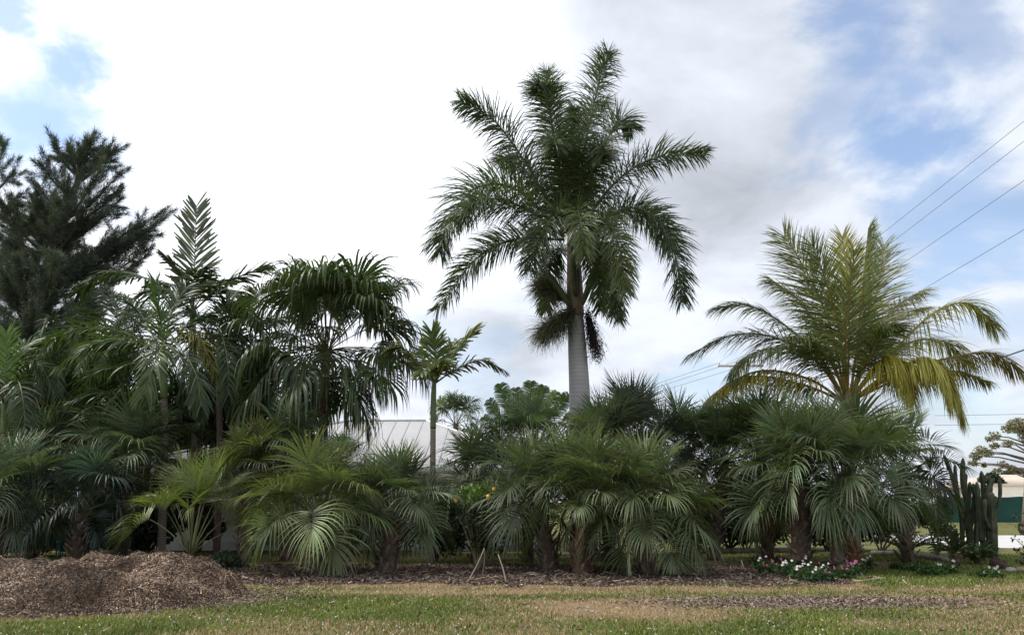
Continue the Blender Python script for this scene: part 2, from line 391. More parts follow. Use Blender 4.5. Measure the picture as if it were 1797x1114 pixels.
def build_lawn():
    xs = np.arange(-18, 22.01, .16); ys = np.arange(6.5, 27.01, .16)
    X, Y_ = np.meshgrid(xs, ys); x, y = X.ravel(), Y_.ravel()
    d = dry_amt(x, y)[:, None]; bm = bed_mask(x, y)[:, None]
    col = np.array([.075, .085, .028])*(1-d)+np.array([.21, .150, .092])*d
    col = np.where(bm, np.array([.07, .046, .034]), col)
    z = .02*(fbm(x, y, 1.2, 5)-.5)+.004
    mb = MB(); nx = len(xs); i = np.arange(len(ys)-1)[:, None]*nx+np.arange(nx-1)[None, :]
    q = np.stack([i, i+1, i+nx+1, i+nx], -1).reshape(-1, 4)
    mb.add(np.stack([x, y, np.maximum(z, -.006)+.002], 1), q, None, col)
    tagit(mb.build('lawn', M_TURF, smooth=True), kind='structure')
    # grass blades
    mb = MB(); n = 330000
    y = 9.3+(rng.random(n)**1.25)*17; x = rng.uniform(-1, 1, n)*(y*.66+1.2)
    keep = ~bed_mask(x, y); keep &= rng.random(n) < np.where(y > 21, .5, 1); keep &= ~(mound(x, y) > .03)
    keep &= (rng.random(n) < 1-.55*dry_amt(x, y))
    x, y = x[keep], y[keep]; n = len(x); d = dry_amt(x, y)
    isdry = rng.random(n) < np.clip(d*1.05+.16, 0, 1)
    g = fbm(x, y, 1.1, 77)[:, None]
    col = np.where(isdry[:, None], jit((.34, .255, .155), n, .25), jit((.105, .150, .034), n, .25)*(.65+.7*g)+np.array([.05, .03, .0])*g)
    h = rng.uniform(.025, .062, n)*np.where(isdry, .7, 1); az = rng.uniform(0, 2*math.pi, n); lean = rng.uniform(.1, 1.2, n)
    dirx, diry = np.cos(az)*lean, np.sin(az)*lean
    w = rng.uniform(.005, .011, n)*(.6+.05*y)
    b = np.stack([x, y, np.full(n, .004)], 1); sx = np.stack([-np.sin(az), np.cos(az), np.zeros(n)], 1)*w[:, None]
    tip = b+np.stack([dirx, diry, np.ones(n)], 1)*h[:, None]
    mb.add(np.stack([b-sx, b+sx, tip], 1).reshape(-1, 3), None, np.arange(n*3).reshape(-1, 3), np.repeat(np.clip(col, .01, .8), 3, axis=0))
    tagit(mb.build('grass', M_BLADE), 'short green and straw coloured lawn grass', kind='stuff')
    mb = MB(); n = 9000; y = 9.8+(rng.random(n)**1.2)*8; x = rng.uniform(-1, 1, n)*(y*.66); k = (fbm(x, y, .7, 131) > .60) & (dry_amt(x, y) < .5) & ~bed_mask(x, y) & ~(mound(x, y) > .02); x, y = x[k], y[k]; n = len(x)
    b = np.stack([x, y, rng.uniform(.03, .06, n)], 1); s = rng.uniform(.012, .026, (n, 1)); e1 = nz(rng.standard_normal((n, 3))*np.array([1, 1, .4])); e2 = nz(np.cross(e1, Z+.5*rng.standard_normal((n, 3))))
    mb.add(np.stack([b-e1*s, b-e2*s*.7, b+e1*s, b+e2*s*.7], 1).reshape(-1, 3), np.arange(n*4).reshape(-1, 4), None, np.repeat(jit((.075, .145, .03), n, .25), 4, axis=0))
    tagit(mb.build('lawn_weeds', M_BLADE), 'low broad leaved green weeds in the lawn', kind='stuff')
    # small white weed flowers on the lawn
    mb = MB(); n = 1000
    y = 10+(rng.random(n)**1.3)*8.5; x = rng.uniform(-1, 1, n)*(y*.66); k = (fbm(x, y, 2.0, 88) > .5) & ~bed_mask(x, y) & ~(mound(x, y) > .03); x, y = x[k], y[k]; n = len(x)
    b = np.stack([x, y, rng.uniform(.04, .07, n)], 1); s = rng.uniform(.006, .013, (n, 1))
    e1 = nz(rng.standard_normal((n, 3))+np.array([2., 0, 0])); e2 = nz(np.cross(e1, nz(rng.standard_normal((n, 3))*.5+np.array([0, -.6, .8]))))
    mb.add(np.stack([b-e1*s, b-e2*s, b+e1*s, b+e2*s], 1).reshape(-1, 3), np.arange(n*4).reshape(-1, 4), None, np.repeat(jit((.6, .6, .56), n, .12), 4, axis=0))
    tagit(mb.build('lawn_flowers', M_PETAL), 'tiny white weed flowers scattered in the lawn', kind='stuff')
def mound(x, y):
    """height of the heap of wood chips"""
    x, y = np.asarray(x, float), np.asarray(y, float)
    def bump(cx, cy, rx, ry, h, p=2.2):
        r = np.sqrt(((x-cx)/rx)**2+((y-cy)/ry)**2); return h*np.clip(1-r**p, 0, 1)
    a = bump(-6.9, 14.2, 2.1, 2.2, .58); b = bump(-5.9, 14.3, 1.35, 1.7, .62); c = bump(-10.2, 14.2, 2.4, 2.8, .8); e = bump(-13.0, 14.8, 3.4, 3.0, 1.2); e = np.maximum(e, bump(-8.6, 14.2, 2.4, 2.5, .5))
    h = np.maximum.reduce([a, b, c, e])
    h = np.where(h > 0, h+.5*(fbm(x, y, .8, 61)-.5)*np.clip(h*4, 0, 1)+.24*(fbm(x, y, .3, 63)-.5)*np.clip(h*4, 0, 1), 0)
    return h
def chips(mb, x, y, z, nrm, n, cols, lmin, lmax, wmin, wmax, lift=.012, tilt=.35):
    p = np.stack([x, y, z], 1)+nrm*rng.uniform(0, lift, (n, 1))
    d = rng.standard_normal((n, 3)); d = nz(d-nrm*(d*nrm).sum(1, keepdims=True)+nrm*tilt*rng.standard_normal((n, 1)))
    u = nz(nrm+.5*rng.standard_normal((n, 3))); s = nz(np.cross(d, u)); u = np.cross(s, d)
    l = rng.uniform(lmin, lmax, (n, 1))*rng.uniform(.5, 1, (n, 1)); w = rng.uniform(wmin, wmax, (n, 1))
    V = np.stack([p-d*l-s*w, p-d*l*.9+s*w, p+d*l+s*w*.6+u*l*.15, p+d*l*.85-s*w*.8], 1)
    mb.add(V.reshape(-1, 3), np.arange(n*4).reshape(-1, 4), None, np.repeat(cols, 4, axis=0))
CHIPC = np.array([[.05, .037, .031], [.10, .075, .06], [.15, .115, .09], [.21, .165, .13], [.32, .26, .205], [.19, .125, .085], [.13, .11, .10]])
def chipcol(n, p): return CHIPC[rng.choice(len(CHIPC), n, p=np.array(p)/sum(p))]*(1+.2*rng.standard_normal((n, 1)))
def build_mulch():
    mb = MB(); xs = np.arange(-18.2, -3.8, .07); ys = np.arange(11.2, 18.2, .07)
    X, Y_ = np.meshgrid(xs, ys); x, y = X.ravel(), Y_.ravel(); h = mound(x, y)
    nx = len(xs); i = (np.arange(len(ys)-1)[:, None]*nx+np.arange(nx-1)[None, :])
    q = np.stack([i, i+1, i+nx+1, i+nx], -1).reshape(-1, 4); q = q[h[q].max(1) > .015]
    used, inv = np.unique(q, return_inverse=True)
    mb.add(np.stack([x, y, np.where(h > .015, h, -.01)], 1)[used], inv.reshape(-1, 4), None, np.array([.085, .058, .042]))
    heap = empty('mulch_heap', (-8, 14.2, 0), 'long low heap of brown shredded wood mulch on the lawn', 'mulch heap')
    mb.build('heap_core', M_SOIL, heap, smooth=True)
    mb = MB(); n = 230000
    x = rng.uniform(-16.5, -4.0, n); y = rng.uniform(11.4, 17.4, n); h = mound(x, y); k = h > .012; x, y, h = x[k], y[k], h[k]; n = len(x)
    e = .05; gx = (mound(x+e, y)-mound(x-e, y))/(2*e); gy = (mound(x, y+e)-mound(x, y-e))/(2*e)
    nr = nz(np.stack([-gx, -gy, np.ones(n)], 1)); light = np.clip((x+9.5)/4.5, 0, 1)*(fbm(x, y, .8, 15) > .42)  # paler chips towards the right end stand in for light falling there
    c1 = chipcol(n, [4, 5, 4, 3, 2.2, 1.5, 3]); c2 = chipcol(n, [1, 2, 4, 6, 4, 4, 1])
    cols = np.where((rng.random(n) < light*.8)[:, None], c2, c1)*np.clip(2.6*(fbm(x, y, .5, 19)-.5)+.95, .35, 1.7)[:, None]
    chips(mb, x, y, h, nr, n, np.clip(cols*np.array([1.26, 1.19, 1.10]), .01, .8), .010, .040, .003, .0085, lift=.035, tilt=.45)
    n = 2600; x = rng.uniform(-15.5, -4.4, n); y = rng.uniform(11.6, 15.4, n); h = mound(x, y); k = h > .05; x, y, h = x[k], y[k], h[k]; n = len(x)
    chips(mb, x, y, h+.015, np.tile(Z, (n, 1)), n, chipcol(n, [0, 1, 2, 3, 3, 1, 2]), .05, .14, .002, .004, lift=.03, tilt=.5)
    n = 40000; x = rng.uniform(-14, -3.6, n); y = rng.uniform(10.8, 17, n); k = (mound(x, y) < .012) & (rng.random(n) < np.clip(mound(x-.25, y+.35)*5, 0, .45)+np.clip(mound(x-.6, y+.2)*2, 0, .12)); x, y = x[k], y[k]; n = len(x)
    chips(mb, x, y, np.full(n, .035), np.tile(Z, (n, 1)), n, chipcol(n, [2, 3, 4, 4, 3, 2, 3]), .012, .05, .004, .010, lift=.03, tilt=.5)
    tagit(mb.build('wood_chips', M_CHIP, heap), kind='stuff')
    # chips on the planting bed and the bare strip
    mb = MB(); n = 60000
    x = rng.uniform(-13, 8.5, n); y = 15+rng.random(n)**1.2*7.2; k = bed_mask(x, y) & (mound(x, y) < .01); x, y = x[k], y[k]; n = len(x)
    c = chipcol(n, [6, 6, 4, 1.8, .8, 2.2, 2])*(.6+.8*fbm(x, y, 1.0, 29))[:, None]
    chips(mb, x, y, np.full(n, .012), np.tile(Z, (n, 1)), n, np.clip(c, .01, .8), .02, .07, .006, .016, lift=.03)
    n = 9000; c0 = gnd(1440, 1058); x = c0[0]+rng.standard_normal(n)*1.3; y = c0[1]+rng.standard_normal(n)*.42
    chips(mb, x, y, np.full(n, .014), np.tile(Z, (n, 1)), n, np.clip(chipcol(n, [1, 3, 5, 6, 3, 2, 3]), .01, .8), .02, .06, .006, .014, lift=.02)
    n = 1500; x = -4.5+rng.standard_normal(n)*.5; y = 14.4+rng.standard_normal(n)*.8
    chips(mb, x, y, np.full(n, .02), np.tile(Z, (n, 1)), n, np.clip(chipcol(n, [2, 3, 5, 5, 3, 2, 3]), .01, .8), .02, .06, .006, .012, lift=.02)
    n = 900; x = rng.uniform(-10, 12, n); y = 10.5+rng.random(n)**1.2*7; k = mound(x, y) < .01; x, y = x[k], y[k]; n = len(x)
    chips(mb, x, y, np.full(n, .045), np.tile(Z, (n, 1)), n, chipcol(n, [2, 3, 4, 3, 3, 3, 1]), .02, .06, .006, .016, lift=.02, tilt=.5)
    n = 260; x = rng.uniform(-6, 8, n); y = rng.uniform(16.6, 20.5, n)
    chips(mb, x, y, np.full(n, .03), np.tile(Z, (n, 1)), n, chipcol(n, [0, 1, 2, 3, 5, 2, 2]), .08, .3, .006, .012, lift=.03, tilt=.3)
    tagit(mb.build('mulch_bed', M_CHIP), 'dark wood chip mulch spread under the palms', kind='stuff')
build_lawn(); build_mulch()
sheet('side_road', 16.5, 120, 29.5, 40.5, .006, M_CONC)

# ---------------------------------------------------------------- house behind the palms
def build_house():
    hs = empty('house', (-5, 31, 0), 'low pale house with a light grey hip roof behind the palms', 'house')
    x0, x1, y0, y1, ze = -13.5, 1.0, 28.5, 38.0, 2.75
    mb = MB(); mb.box(((x0+x1)/2, (y0+y1)/2, ze/2+.1), (x1-x0, y1-y0, ze-.2)); mb.build('wall', M_PAINT, hs)
    mb = MB(); mb.box(((x0+x1)/2, (y0+y1)/2, .13), (x1-x0+.12, y1-y0+.12, .30)); mb.build('foundation', M_CONC, hs)
    rl, rr_ = at(612, 741, 33.2), at(748, 736, 33.2)
    o = .55; a = [x0-o, y0-o, ze-.02]; b = [x1+o, y0-o, ze-.02]; c = [x1+o, y1+o, ze-.02]; d = [x0-o, y1+o, ze-.02]
    mb = MB(); zr = (rl[2]+rr_[2])/2; l = [rl[0], 33.2, zr]; r = [rr_[0], 33.2, zr]
    mb.add([a, b, c, d, l, r], [[0, 1, 5, 4], [2, 3, 4, 5]], [[1, 2, 5], [3, 0, 4]])
    sm = mb                                      # standing seams on the front and right slopes
    A, B, Lr, Rr = map(np.array, (a, b, l, r)); fn = nz(np.cross(B-A, Rr-A))
    for x in np.arange(A[0]+.5, B[0], .55):
        if x < Lr[0]: f = (x-A[0])/(Lr[0]-A[0])
        elif x > Rr[0]: f = (B[0]-x)/(B[0]-Rr[0])
        else: f = 1
        sm.tube(np.array([[x, A[1], A[2]], [x, A[1]+f*(33.2-A[1]), A[2]+f*(zr-A[2])]])+fn*.012, .016, 4)
    roof = mb.build('roof', M_ROOF, hs)
    cp = MB()
    for p, q in ((B, Rr), (A, Lr), (Lr, Rr)): cp.tube([p+Z*.03, q+Z*.03], .05, 6)
    cp.build('ridge_cap', M_TRIM, roof, smooth=True)
    fa = MB(); fa.box(((a[0]+b[0])/2, a[1]-.02, ze-.10), (b[0]-a[0], .05, .20)); fa.box((b[0]+.02, (b[1]+c[1])/2, ze-.10), (.05, c[1]-b[1], .20))
    fa.build('fascia', M_TRIM, hs)
    so = MB(); so.box(((a[0]+b[0])/2, a[1]+.3, ze-.19), (b[0]-a[0]-.1, .5, .02)); so.build('soffit', M_TRIM, hs)
    dp = MB(); X = at(890, 930, 28.4)[0]; dp.box((X, 28.43, 1.3), (.10, .09, 2.5), (.12, .07, .05)); dp.build('downspout', M_ROCK, hs)
    wp = MB(); X = at(912, 930, 28.3)[0]; wp.box((X, 28.38, .6), (.34, .22, .9)); wp.box((X, 28.36, 1.07), (.38, .26, .06)); wp.build('white_post', M_TRIM, hs)  # short white post with a cap, standing at the wall
    for px in (470, 640):
        X = at(px, 870, 28.4)[0]; w = MB(); w.box((X, 28.47, 1.55), (1.5, .10, 1.2)); f = w.build('window', M_TRIM, hs)
        g = MB(); g.box((X-.36, 28.41, 1.55), (.64, .03, 1.04), (.03, .035, .04)); g.box((X+.36, 28.41, 1.55), (.64, .03, 1.04), (.03, .035, .04)); g.build('pane', M_FRUIT, f)
build_house()

# ---------------------------------------------------------------- fan palms (sabals) of the front row
def boots(mb, base, top, r0, r1, n, col, length=.26):
    """cut leaf bases standing criss-cross on a trunk"""
    base, top = np.asarray(base, float), np.asarray(top, float); ax = top-base
    for k in range(n):
        t = (k+.5)/n*.96; az = k*2.4+rng.uniform(-.3, .3); r = r0+(r1-r0)*t
        o = np.array([math.cos(az), math.sin(az), 0]); p = base+ax*t+o*r*.85
        d = nz(o*.62+Z*.8+np.array([-o[1], o[0], 0])*rng.choice([-.45, .45])); w = nz(np.cross(o, Z))
        l = length*rng.uniform(.6, 1.15); c = np.clip(np.asarray(col)*rng.uniform(.55, 1.5), .01, .6)
        up = nz(np.cross(w, d)); a, b2, e = p-w*.055, p+w*.055, p+d*l
        V = [a, b2, e+w*.032, e-w*.032]; V2 = [v-up*.025 for v in V]
        mb.add(V+V2, [[0, 1, 2, 3], [7, 6, 5, 4], [0, 3, 7, 4], [1, 5, 6, 2], [3, 2, 6, 7]], col=c)
SAB = (.090, .122, .060)
def fan_palm(label, crown, Rr, n=26, base=None, name='sabal_palm', group='fan palms in the front row', col=SAB, tr=(.17, .13, .14), emax=86, emin=-14,
             pet=.50, droop=.10, tip=1.25, nseg=42, mt=None, dead=.04, frame=None, var=.26, costa=.42, pcol=(.07, .09, .035), boot=True, bootcol=(.13, .098, .074),
             trunk_mat=None, span=145, split=.35, cup=.3, wobble=1.4, sag=.4, name2='frond', rows=7, bl=1.0, bend=1.0, stiff=.75, dpk=1.0, skip=.0):
    crown = np.asarray(crown, float)
    b = np.array([crown[0], crown[1], 0]) if base is None else np.array([base[0], base[1], 0.])
    p = empty(name, b, label, 'palm tree', group)
    mb = MB(); ht = crown[2]
    if ht > .25:
        C = catmull([b-Z*.05, b*.6+crown*.4+np.array([0, 0, 0]), crown], 12)
        mb.tube(C, np.linspace(tr[0], tr[1], 12), 9, np.asarray(bootcol)*.7)
        if boot: boots(mb, b, crown, tr[0], tr[1], int(10+ht*26), bootcol)
        mb.build('trunk', trunk_mat or M_BARK, p)
    lp, L = Rr*pet, Rr*(1-pet)*1.12*bl
    if name == 'sabal_palm' and n > 20: n = int(n*1.3)
    for k in range(n):
        u = (k+.5)/n; el = R(emin+(emax-emin)*(1-u)**.72+rng.uniform(-7, 7)); az = k*2.39996+rng.uniform(-.35, .35)*wobble
        o = np.array([math.cos(az), math.sin(az), 0]); d0 = o*math.cos(el)+Z*math.sin(el)
        if frame is not None and not frame(o, el): continue
        ll = lp*rng.uniform(.8, 1.2)*(1 if el > 0 else .9)
        # petiole arches over under the weight of the blade
        m = 6; pts = [crown+o*tr[1]*.5]; d = d0.copy(); sg = sag*rng.uniform(.6, 1.4)*max(.25, math.cos(el))
        for i in range(m): pts.append(pts[-1]+d*ll/m); d = nz(d-Z*sg/m)
        if el < R(66): bd = R(rng.uniform(0, 46))*bend*(1 if el > 0 else .5); hz = nz(np.array([d[0], d[1], 1e-6])); ang = max(math.asin(max(-1, min(1, d[2])))-bd, R(-80)); d = nz(np.array([hz[0], hz[1], 0])*math.cos(ang)+Z*math.sin(ang))
        nrm = nz(np.cross(np.cross(d, Z) if abs(d[2]) < .97 else np.cross(d, o), d)); 
        if el > 1.2: nrm = -o
        roll = rng.uniform(-.5, .5)*wobble; sd = np.cross(d, nrm); nrm = nz(nrm*math.cos(roll)+sd*math.sin(roll))
        f = MB(); f.tube(np.array(pts), np.linspace(.02, .009, m+1)*(1 if Rr > 1.2 else .7), 4, pcol, cap=False)
        young = np.clip((el-.6)/.9, 0, 1); c = np.asarray(col)*(1+var*rng.standard_normal())*(1+.25*young)
        isdead = el < R(2) and rng.random() < dead*3
        if isdead: c = np.array([.16, .12, .07])
        fan(f, pts[-1], d, nrm, L*rng.uniform(.8, 1.2), nseg, span*rng.uniform(.68, 1.0), split, droop*(1-.8*stiff*young), tip*(1-stiff*young)*(1.3 if el < .3 else 1), cup*rng.uniform(.4, 3.2) if stiff > .5 else cup, np.clip(c, .01, .5), costa=costa*(1-.5*young), rows=rows, dpk=dpk)
        # keep blades above the soil
        for v in f.v: v[:, 2] = np.where(v[:, 2] < .05, .05+.02*rng.random(len(v)), v[:, 2])
        f.build(name2, mt or M_LEAF, p)
    return p
def px_palm(label, cx, cy, Y, rpx, base_px=None, **k):
    fan_palm(label, at(cx, cy, Y), rpx*.86*Y/FPX, base=None if base_px is None else (at(base_px, 950, Y)[0], Y), **k)
GRN = (.078, .108, .045); OLV = (.085, .106, .036); BLU = (.078, .11, .060)
# back rank first
px_palm('sabal palm filling the back left behind the mulch heap', 70, 835, 23.5, 145, n=26, col=BLU)
px_palm('sabal palm with a rounded crown left of the yellow green young palm', 225, 835, 23.5, 155, n=26, col=BLU)
px_palm('broad dark sabal palm at the far left edge above the mulch heap', 5, 895, 20.5, 150, n=26, col=BLU)
px_palm('dark sabal palm showing one big round fan above the mulch heap', 140, 900, 21.0, 140, n=26, col=(.034, .055, .044))
px_palm('sabal palm beside the left house wall behind the mulch', 435, 850, 22.5, 130, n=26, col=OLV)
px_palm('sabal palm with a raised crown under the drooping ribbon fan palm', 510, 815, 23.0, 125, n=24, col=BLU)
px_palm('pale blue green fan palm in front of the roof', 600, 822, 22.5, 72, n=16, col=(.06, .10, .08), emin=0)
px_palm('small fan palm behind the citrus shrub', 838, 850, 22.5, 120, n=24, col=GRN)
px_palm('sabal palm with upright fans below the grey palm trunk', 925, 795, 22.5, 120, n=24, col=BLU, emin=-10)
px_palm('sabal palm rising right of the smooth grey trunk', 1065, 805, 22.5, 130, n=24, col=SAB, emin=-10)
px_palm('tall sabal palm with stiff silvery fans against the sky', 1115, 782, 23.0, 135, n=24, col=(.064, .088, .064), emin=-5, tip=.25)
px_palm('sabal palm with silvery fans beside the gap in the row', 1200, 800, 23.5, 120, n=24, col=BLU, tip=.35)
px_palm('dark sabal palm on a bare trunk in the shaded gap', 1270, 815, 23.5, 125, base_px=1250, n=26, col=GRN, dead=.1)
px_palm('sabal palm under the lowest left yellow coconut frond', 1335, 800, 23.0, 130, n=26, col=GRN)
px_palm('sabal palm at the right end below the yellow coconut fronds', 1578, 835, 22.5, 130, n=28, emin=-32, col=BLU)
# front rank
px_palm('yellow green young palm with long bare stalks beside the mulch heap', 334, 972, 19.6, 185, n=18, col=(.085, .112, .032), emin=40, emax=84, pet=.60, tip=1.1, sag=.6, span=105, cup=.6, costa=.5, boot=False, bend=.9, pcol=(.13, .14, .06), tr=(.05, .05, .04), dead=0, var=.35)
px_palm('yellowish green sabal palm with drooping fans nearest the mulch heap end', 563, 915, 19.0, 165, base_px=560, n=28, col=(.098, .124, .05), tip=1.1)
px_palm('sabal palm on a stout brown trunk left of the citrus shrub', 694, 905, 19.4, 138, base_px=678, n=28, col=SAB, tip=.65, tr=(.24, .17, .14))
px_palm('sabal palm on a dark rough trunk right of the citrus shrub', 945, 890, 20.0, 150, base_px=966, n=28, col=SAB, tip=.65, tr=(.22, .17, .14))
px_palm('sabal palm on a short orange brown trunk at the middle of the row', 1022, 890, 19.2, 150, base_px=1018, n=28, col=(.098, .128, .056), tip=1.1, bootcol=(.17, .11, .075), tr=(.22, .17, .14))
px_palm('low wide sabal palm drooping right down to the mulch', 1130, 905, 19.0, 165, n=36, col=(.095, .125, .055), tip=1.15, emin=-34)
px_palm('sabal palm on a dark shaggy trunk behind the flower bed', 1402, 855, 20.6, 172, base_px=1403, n=28, col=SAB, tip=1.0, emin=-8, bend=.85, tr=(.26, .19, .15))
px_palm('big sabal palm with criss cross grey leaf bases beside the flowers', 1484, 858, 20.4, 180, base_px=1478, n=34, col=(.086, .118, .060), tip=1.0, emin=-8, bend=.85, tr=(.36, .24, .16), bootcol=(.26, .22, .18))
px_palm('small sabal crown with one low fan hanging over the flower bed', 1492, 915, 20.0, 95, n=8, emin=-5, emax=45, col=(.075, .105, .035), tip=.9, tr=(.12, .1, .09), bootcol=(.2, .12, .07))

# ribbon fan palms: very long drooping tips
def ribbon_palm(label, cx, cy, Y, rpx, basepx, n, **k):
    fan_palm(label, at(cx, cy, Y), rpx*Y/FPX, n=n, base=(at(basepx, 900, Y)[0], Y), name='ribbon_fan_palm', group=k.pop('group', None), col=k.pop('col', (.050, .076, .028)), tr=(.17, .13, .11), emax=80, emin=k.pop('emin', -42),
             pet=.60, droop=.12, tip=1.1, dpk=2.3, nseg=44, costa=.2, frame=lambda o, el: not (o[1] < -.35 and R(5) < el < R(34)), boot=False, bootcol=(.12, .08, .05), trunk_mat=M_BARK, sag=.32, pcol=(.10, .10, .04), span=150, split=.42, rows=10, dead=0, bl=k.pop('bl', 1.15), **k)
ribbon_palm('large ribbon fan palm with long drooping curtain of tips', 573, 615, 25.0, 185, 562, 66, emin=-58, bend=.2, stiff=.15)
ribbon_palm('distant fan palm peeking over the right slope of the roof', 800, 745, 41.0, 62, 800, 22, col=(.07, .10, .035))

# ---------------------------------------------------------------- feather palms
def pts(Y, *a):
    """control points (px, py, offset in depth)"""
    return np.array([at(x, y, Y+dy) for x, y, dy in a])
def trunk_of(par, Y, rows, m, col, k=14, name='trunk', cap=True, smooth=True):
    P = np.array([at(x, y, Y) if y is not None else np.array([at(x, 900, Y)[0], Y, 0]) for x, y, r in rows]); r = [q[2] for q in rows]
    if rows[0][1] is None: P[0][2] = -.05
    n = 26; C = catmull(P, n); rad = np.interp(np.linspace(0, 1, n), np.linspace(0, 1, len(r)), r)
    mb = MB(); mb.tube(C, rad, k, col); return mb.build(name, m, par, smooth=smooth)
def royal():
    Y = 24.5; b = at(1018, 900, Y)
    p = empty('royal_palm', (b[0], Y, 0), 'very tall royal palm with a smooth grey trunk towering over the row', 'palm tree')
    trunk_of(p, Y, [(1021, None, .36), (1019, 800, .34), (1017, 690, .32), (1013, 610, .285), (1010, 552, .24)], M_ROYAL, (.33, .325, .32), 20)
    trunk_of(p, Y, [(1010, 556, .265), (1009, 520, .27), (1007, 460, .22), (1004, 430, .17), (1002, 402, .10)], M_SHAFT, (.19, .14, .085), 14, 'crownshaft')
    g = (.062, .088, .038); lt = (.10, .125, .045)
    F = [  # control points, leaflet length, colour, count
        ([(1003, 410, 0), (1028, 250, -.2), (1050, 150, -.3), (1068, 92, -.4)], 1.0, g),
        ([(995, 410, 0), (975, 260, -.8), (958, 165, -1.6), (940, 150, -2.4)], 1.0, g),
        ([(998, 410, 0), (992, 270, .5), (965, 175, 1.0), (958, 125, 1.3)], .9, g),
        ([(992, 410, 0), (925, 290, -.2), (865, 210, -.4), (808, 178, -.5)], 1.05, g),
        ([(990, 415, 0), (910, 335, -.5), (835, 330, -.9), (785, 395, -1.1), (772, 445, -1.1)], 1.15, g),
        ([(990, 415, 0), (920, 365, -1.5), (850, 350, -2.4), (800, 390, -2.9)], 1.1, g),
        ([(990, 420, 0), (905, 420, .2), (835, 455, .2), (766, 545, .2)], .95, g),
        ([(1012, 410, 0), (1080, 320, .2), (1150, 278, .4), (1238, 272, .5)], 1.0, g),
        ([(1014, 412, 0), (1105, 365, .2), (1165, 400, .1), (1190, 470, 0), (1196, 530, 0)], 1.05, g),
        ([(1012, 412, 0), (1090, 372, 1.6), (1150, 385, 2.6), (1178, 440, 3.0)], 1.0, g),
        ([(1008, 412, 0), (1055, 385, -1.6), (1085, 430, -2.5), (1098, 510, -2.8)], .9, lt),
        ([(1003, 405, 0), (985, 375, -1.5), (950, 410, -2.4), (928, 475, -2.7)], .95, g),
        ([(1005, 405, 0), (1012, 372, -1.6), (1020, 395, -2.8), (1026, 450, -3.2)], .8, (.085, .112, .042)),
        ([(1003, 405, 0), (990, 300, -.8), (978, 250, -1.8), (970, 255, -2.6)], .95, g),
        ([(1004, 405, 0), (1030, 310, -.8), (1050, 262, -1.8), (1062, 272, -2.6)], .95, g),
        ([(1000, 405, 0), (950, 330, 1.0), (905, 285, 1.8), (880, 285, 2.4)], 1.0, g),
        ([(1008, 405, 0), (1050, 280, .4), (1085, 215, .8), (1108, 225, 1.1)], .95, g),
        ([(1003, 405, 0), (1015, 270, 1.2), (1040, 200, 2.0), (1065, 180, 2.8)], .95, g),
        ([(1002, 440, 0), (1040, 440, .8), (1068, 490, 1.1), (1076, 555, 1.1)], .8, g),
        ([(998, 440, 0), (975, 440, .9), (962, 490, 1.2), (958, 545, 1.2)], .8, g),
        ([(1002, 430, 0), (1045, 425, -.5), (1075, 480, -.9), (1085, 560, -.9)], .9, g),
        ([(1004, 430, 0), (1030, 430, -.9), (1048, 480, -1.3), (1054, 545, -1.3)], .7, (.085, .115, .035)),
        ([(1000, 405, 0), (1001, 300, .1), (1004, 230, .1), (1008, 190, .1)], .55, g)]
    for c, L, col in F:
        mb = MB(); feather(mb, pts(Y, *c), n=250, L=L*1.06, W=.036, droop=.24, planes=(60, 25, -10, -40), spread=14, t0=.1, a0=72, a1=42, col=col, var=.24, rcol=(.10, .11, .05), rr=(.055, .01), tipcol=None, lprof=[.5, .8, 1, .88, .68, .45])
        mb.build('frond', M_LEAF, p)
    for a, bb, c in (((1003, 540), (975, 500), (939, 460)), ((1022, 535), (1038, 490), (1052, 462)), ((1010, 520), (1006, 460), (1006, 425))):  # flower spathes
        mb = MB(); C = catmull(pts(Y, (*a, -.28), (*bb, -.5), (*c, -.6)), 12); mb.tube(C, np.array([.05, .075, .09, .1, .105, .1, .09, .08, .065, .045, .025, .006]), 7, (.07, .085, .03)); mb.build('flower_spathe', M_SHAFT, p, smooth=True)
    def tassel(o, tip, n, spreadv, col, name, fruit=None, Ls=(.5, .9), seed=0):
        mb = MB(); o, tip = np.asarray(o), np.asarray(tip); t = rng.random(n)**.8
        p0 = o+(tip-o)*t[:, None]*.62+.05*rng.standard_normal((n, 3)); d = nz((tip-o)*.9+spreadv*rng.standard_normal((n, 3)))
        wid = .014*np.array([1, .9, .7, .5, .3])[None, :]*np.ones((n, 1))
        strips(mb, p0, d, rng.standard_normal((n, 3)), rng.uniform(*Ls, n), wid, .22, jit(col, n, .3), wob=.12)
        if fruit:
            m = 900; q = o+(tip-o)*rng.random((m, 1))*.95+.10*rng.standard_normal((m, 3)); s = rng.uniform(.014, .026, (m, 1))
            V = np.stack([q+s*np.array(v) for v in ((1, 0, 0), (-1, 0, 0), (0, 1, 0), (0, -1, 0), (0, 0, 1), (0, 0, -1))], 1)
            tr = np.array([[0,2,4],[2,1,4],[1,3,4],[3,0,4],[2,0,5],[1,2,5],[3,1,5],[0,3,5]])[None]+np.arange(m)[:, None, None]*6
            mb.add(V.reshape(-1, 3), None, tr, np.repeat(jit(fruit, m, .3), 6, axis=0))
        mb.build(name, M_LEAFM, p)
    tassel(at(1000, 545, Y-.2), at(930, 605, Y-.6), 1500, 1.0, (.12, .12, .07), 'flower_stalk')
    tassel(at(1000, 530, Y-.1), at(928, 485, Y-.3), 1000, .9, (.11, .115, .065), 'flower_stalk')
    tassel(at(1008, 540, Y-.3), at(975, 590, Y-.8), 260, .6, (.05, .06, .03), 'flower_stalk')
    tassel(at(1030, 545, Y-.15), at(1050, 635, Y-.35), 420, .4, (.045, .035, .03), 'fruit_bunch', (.028, .018, .018))
royal()

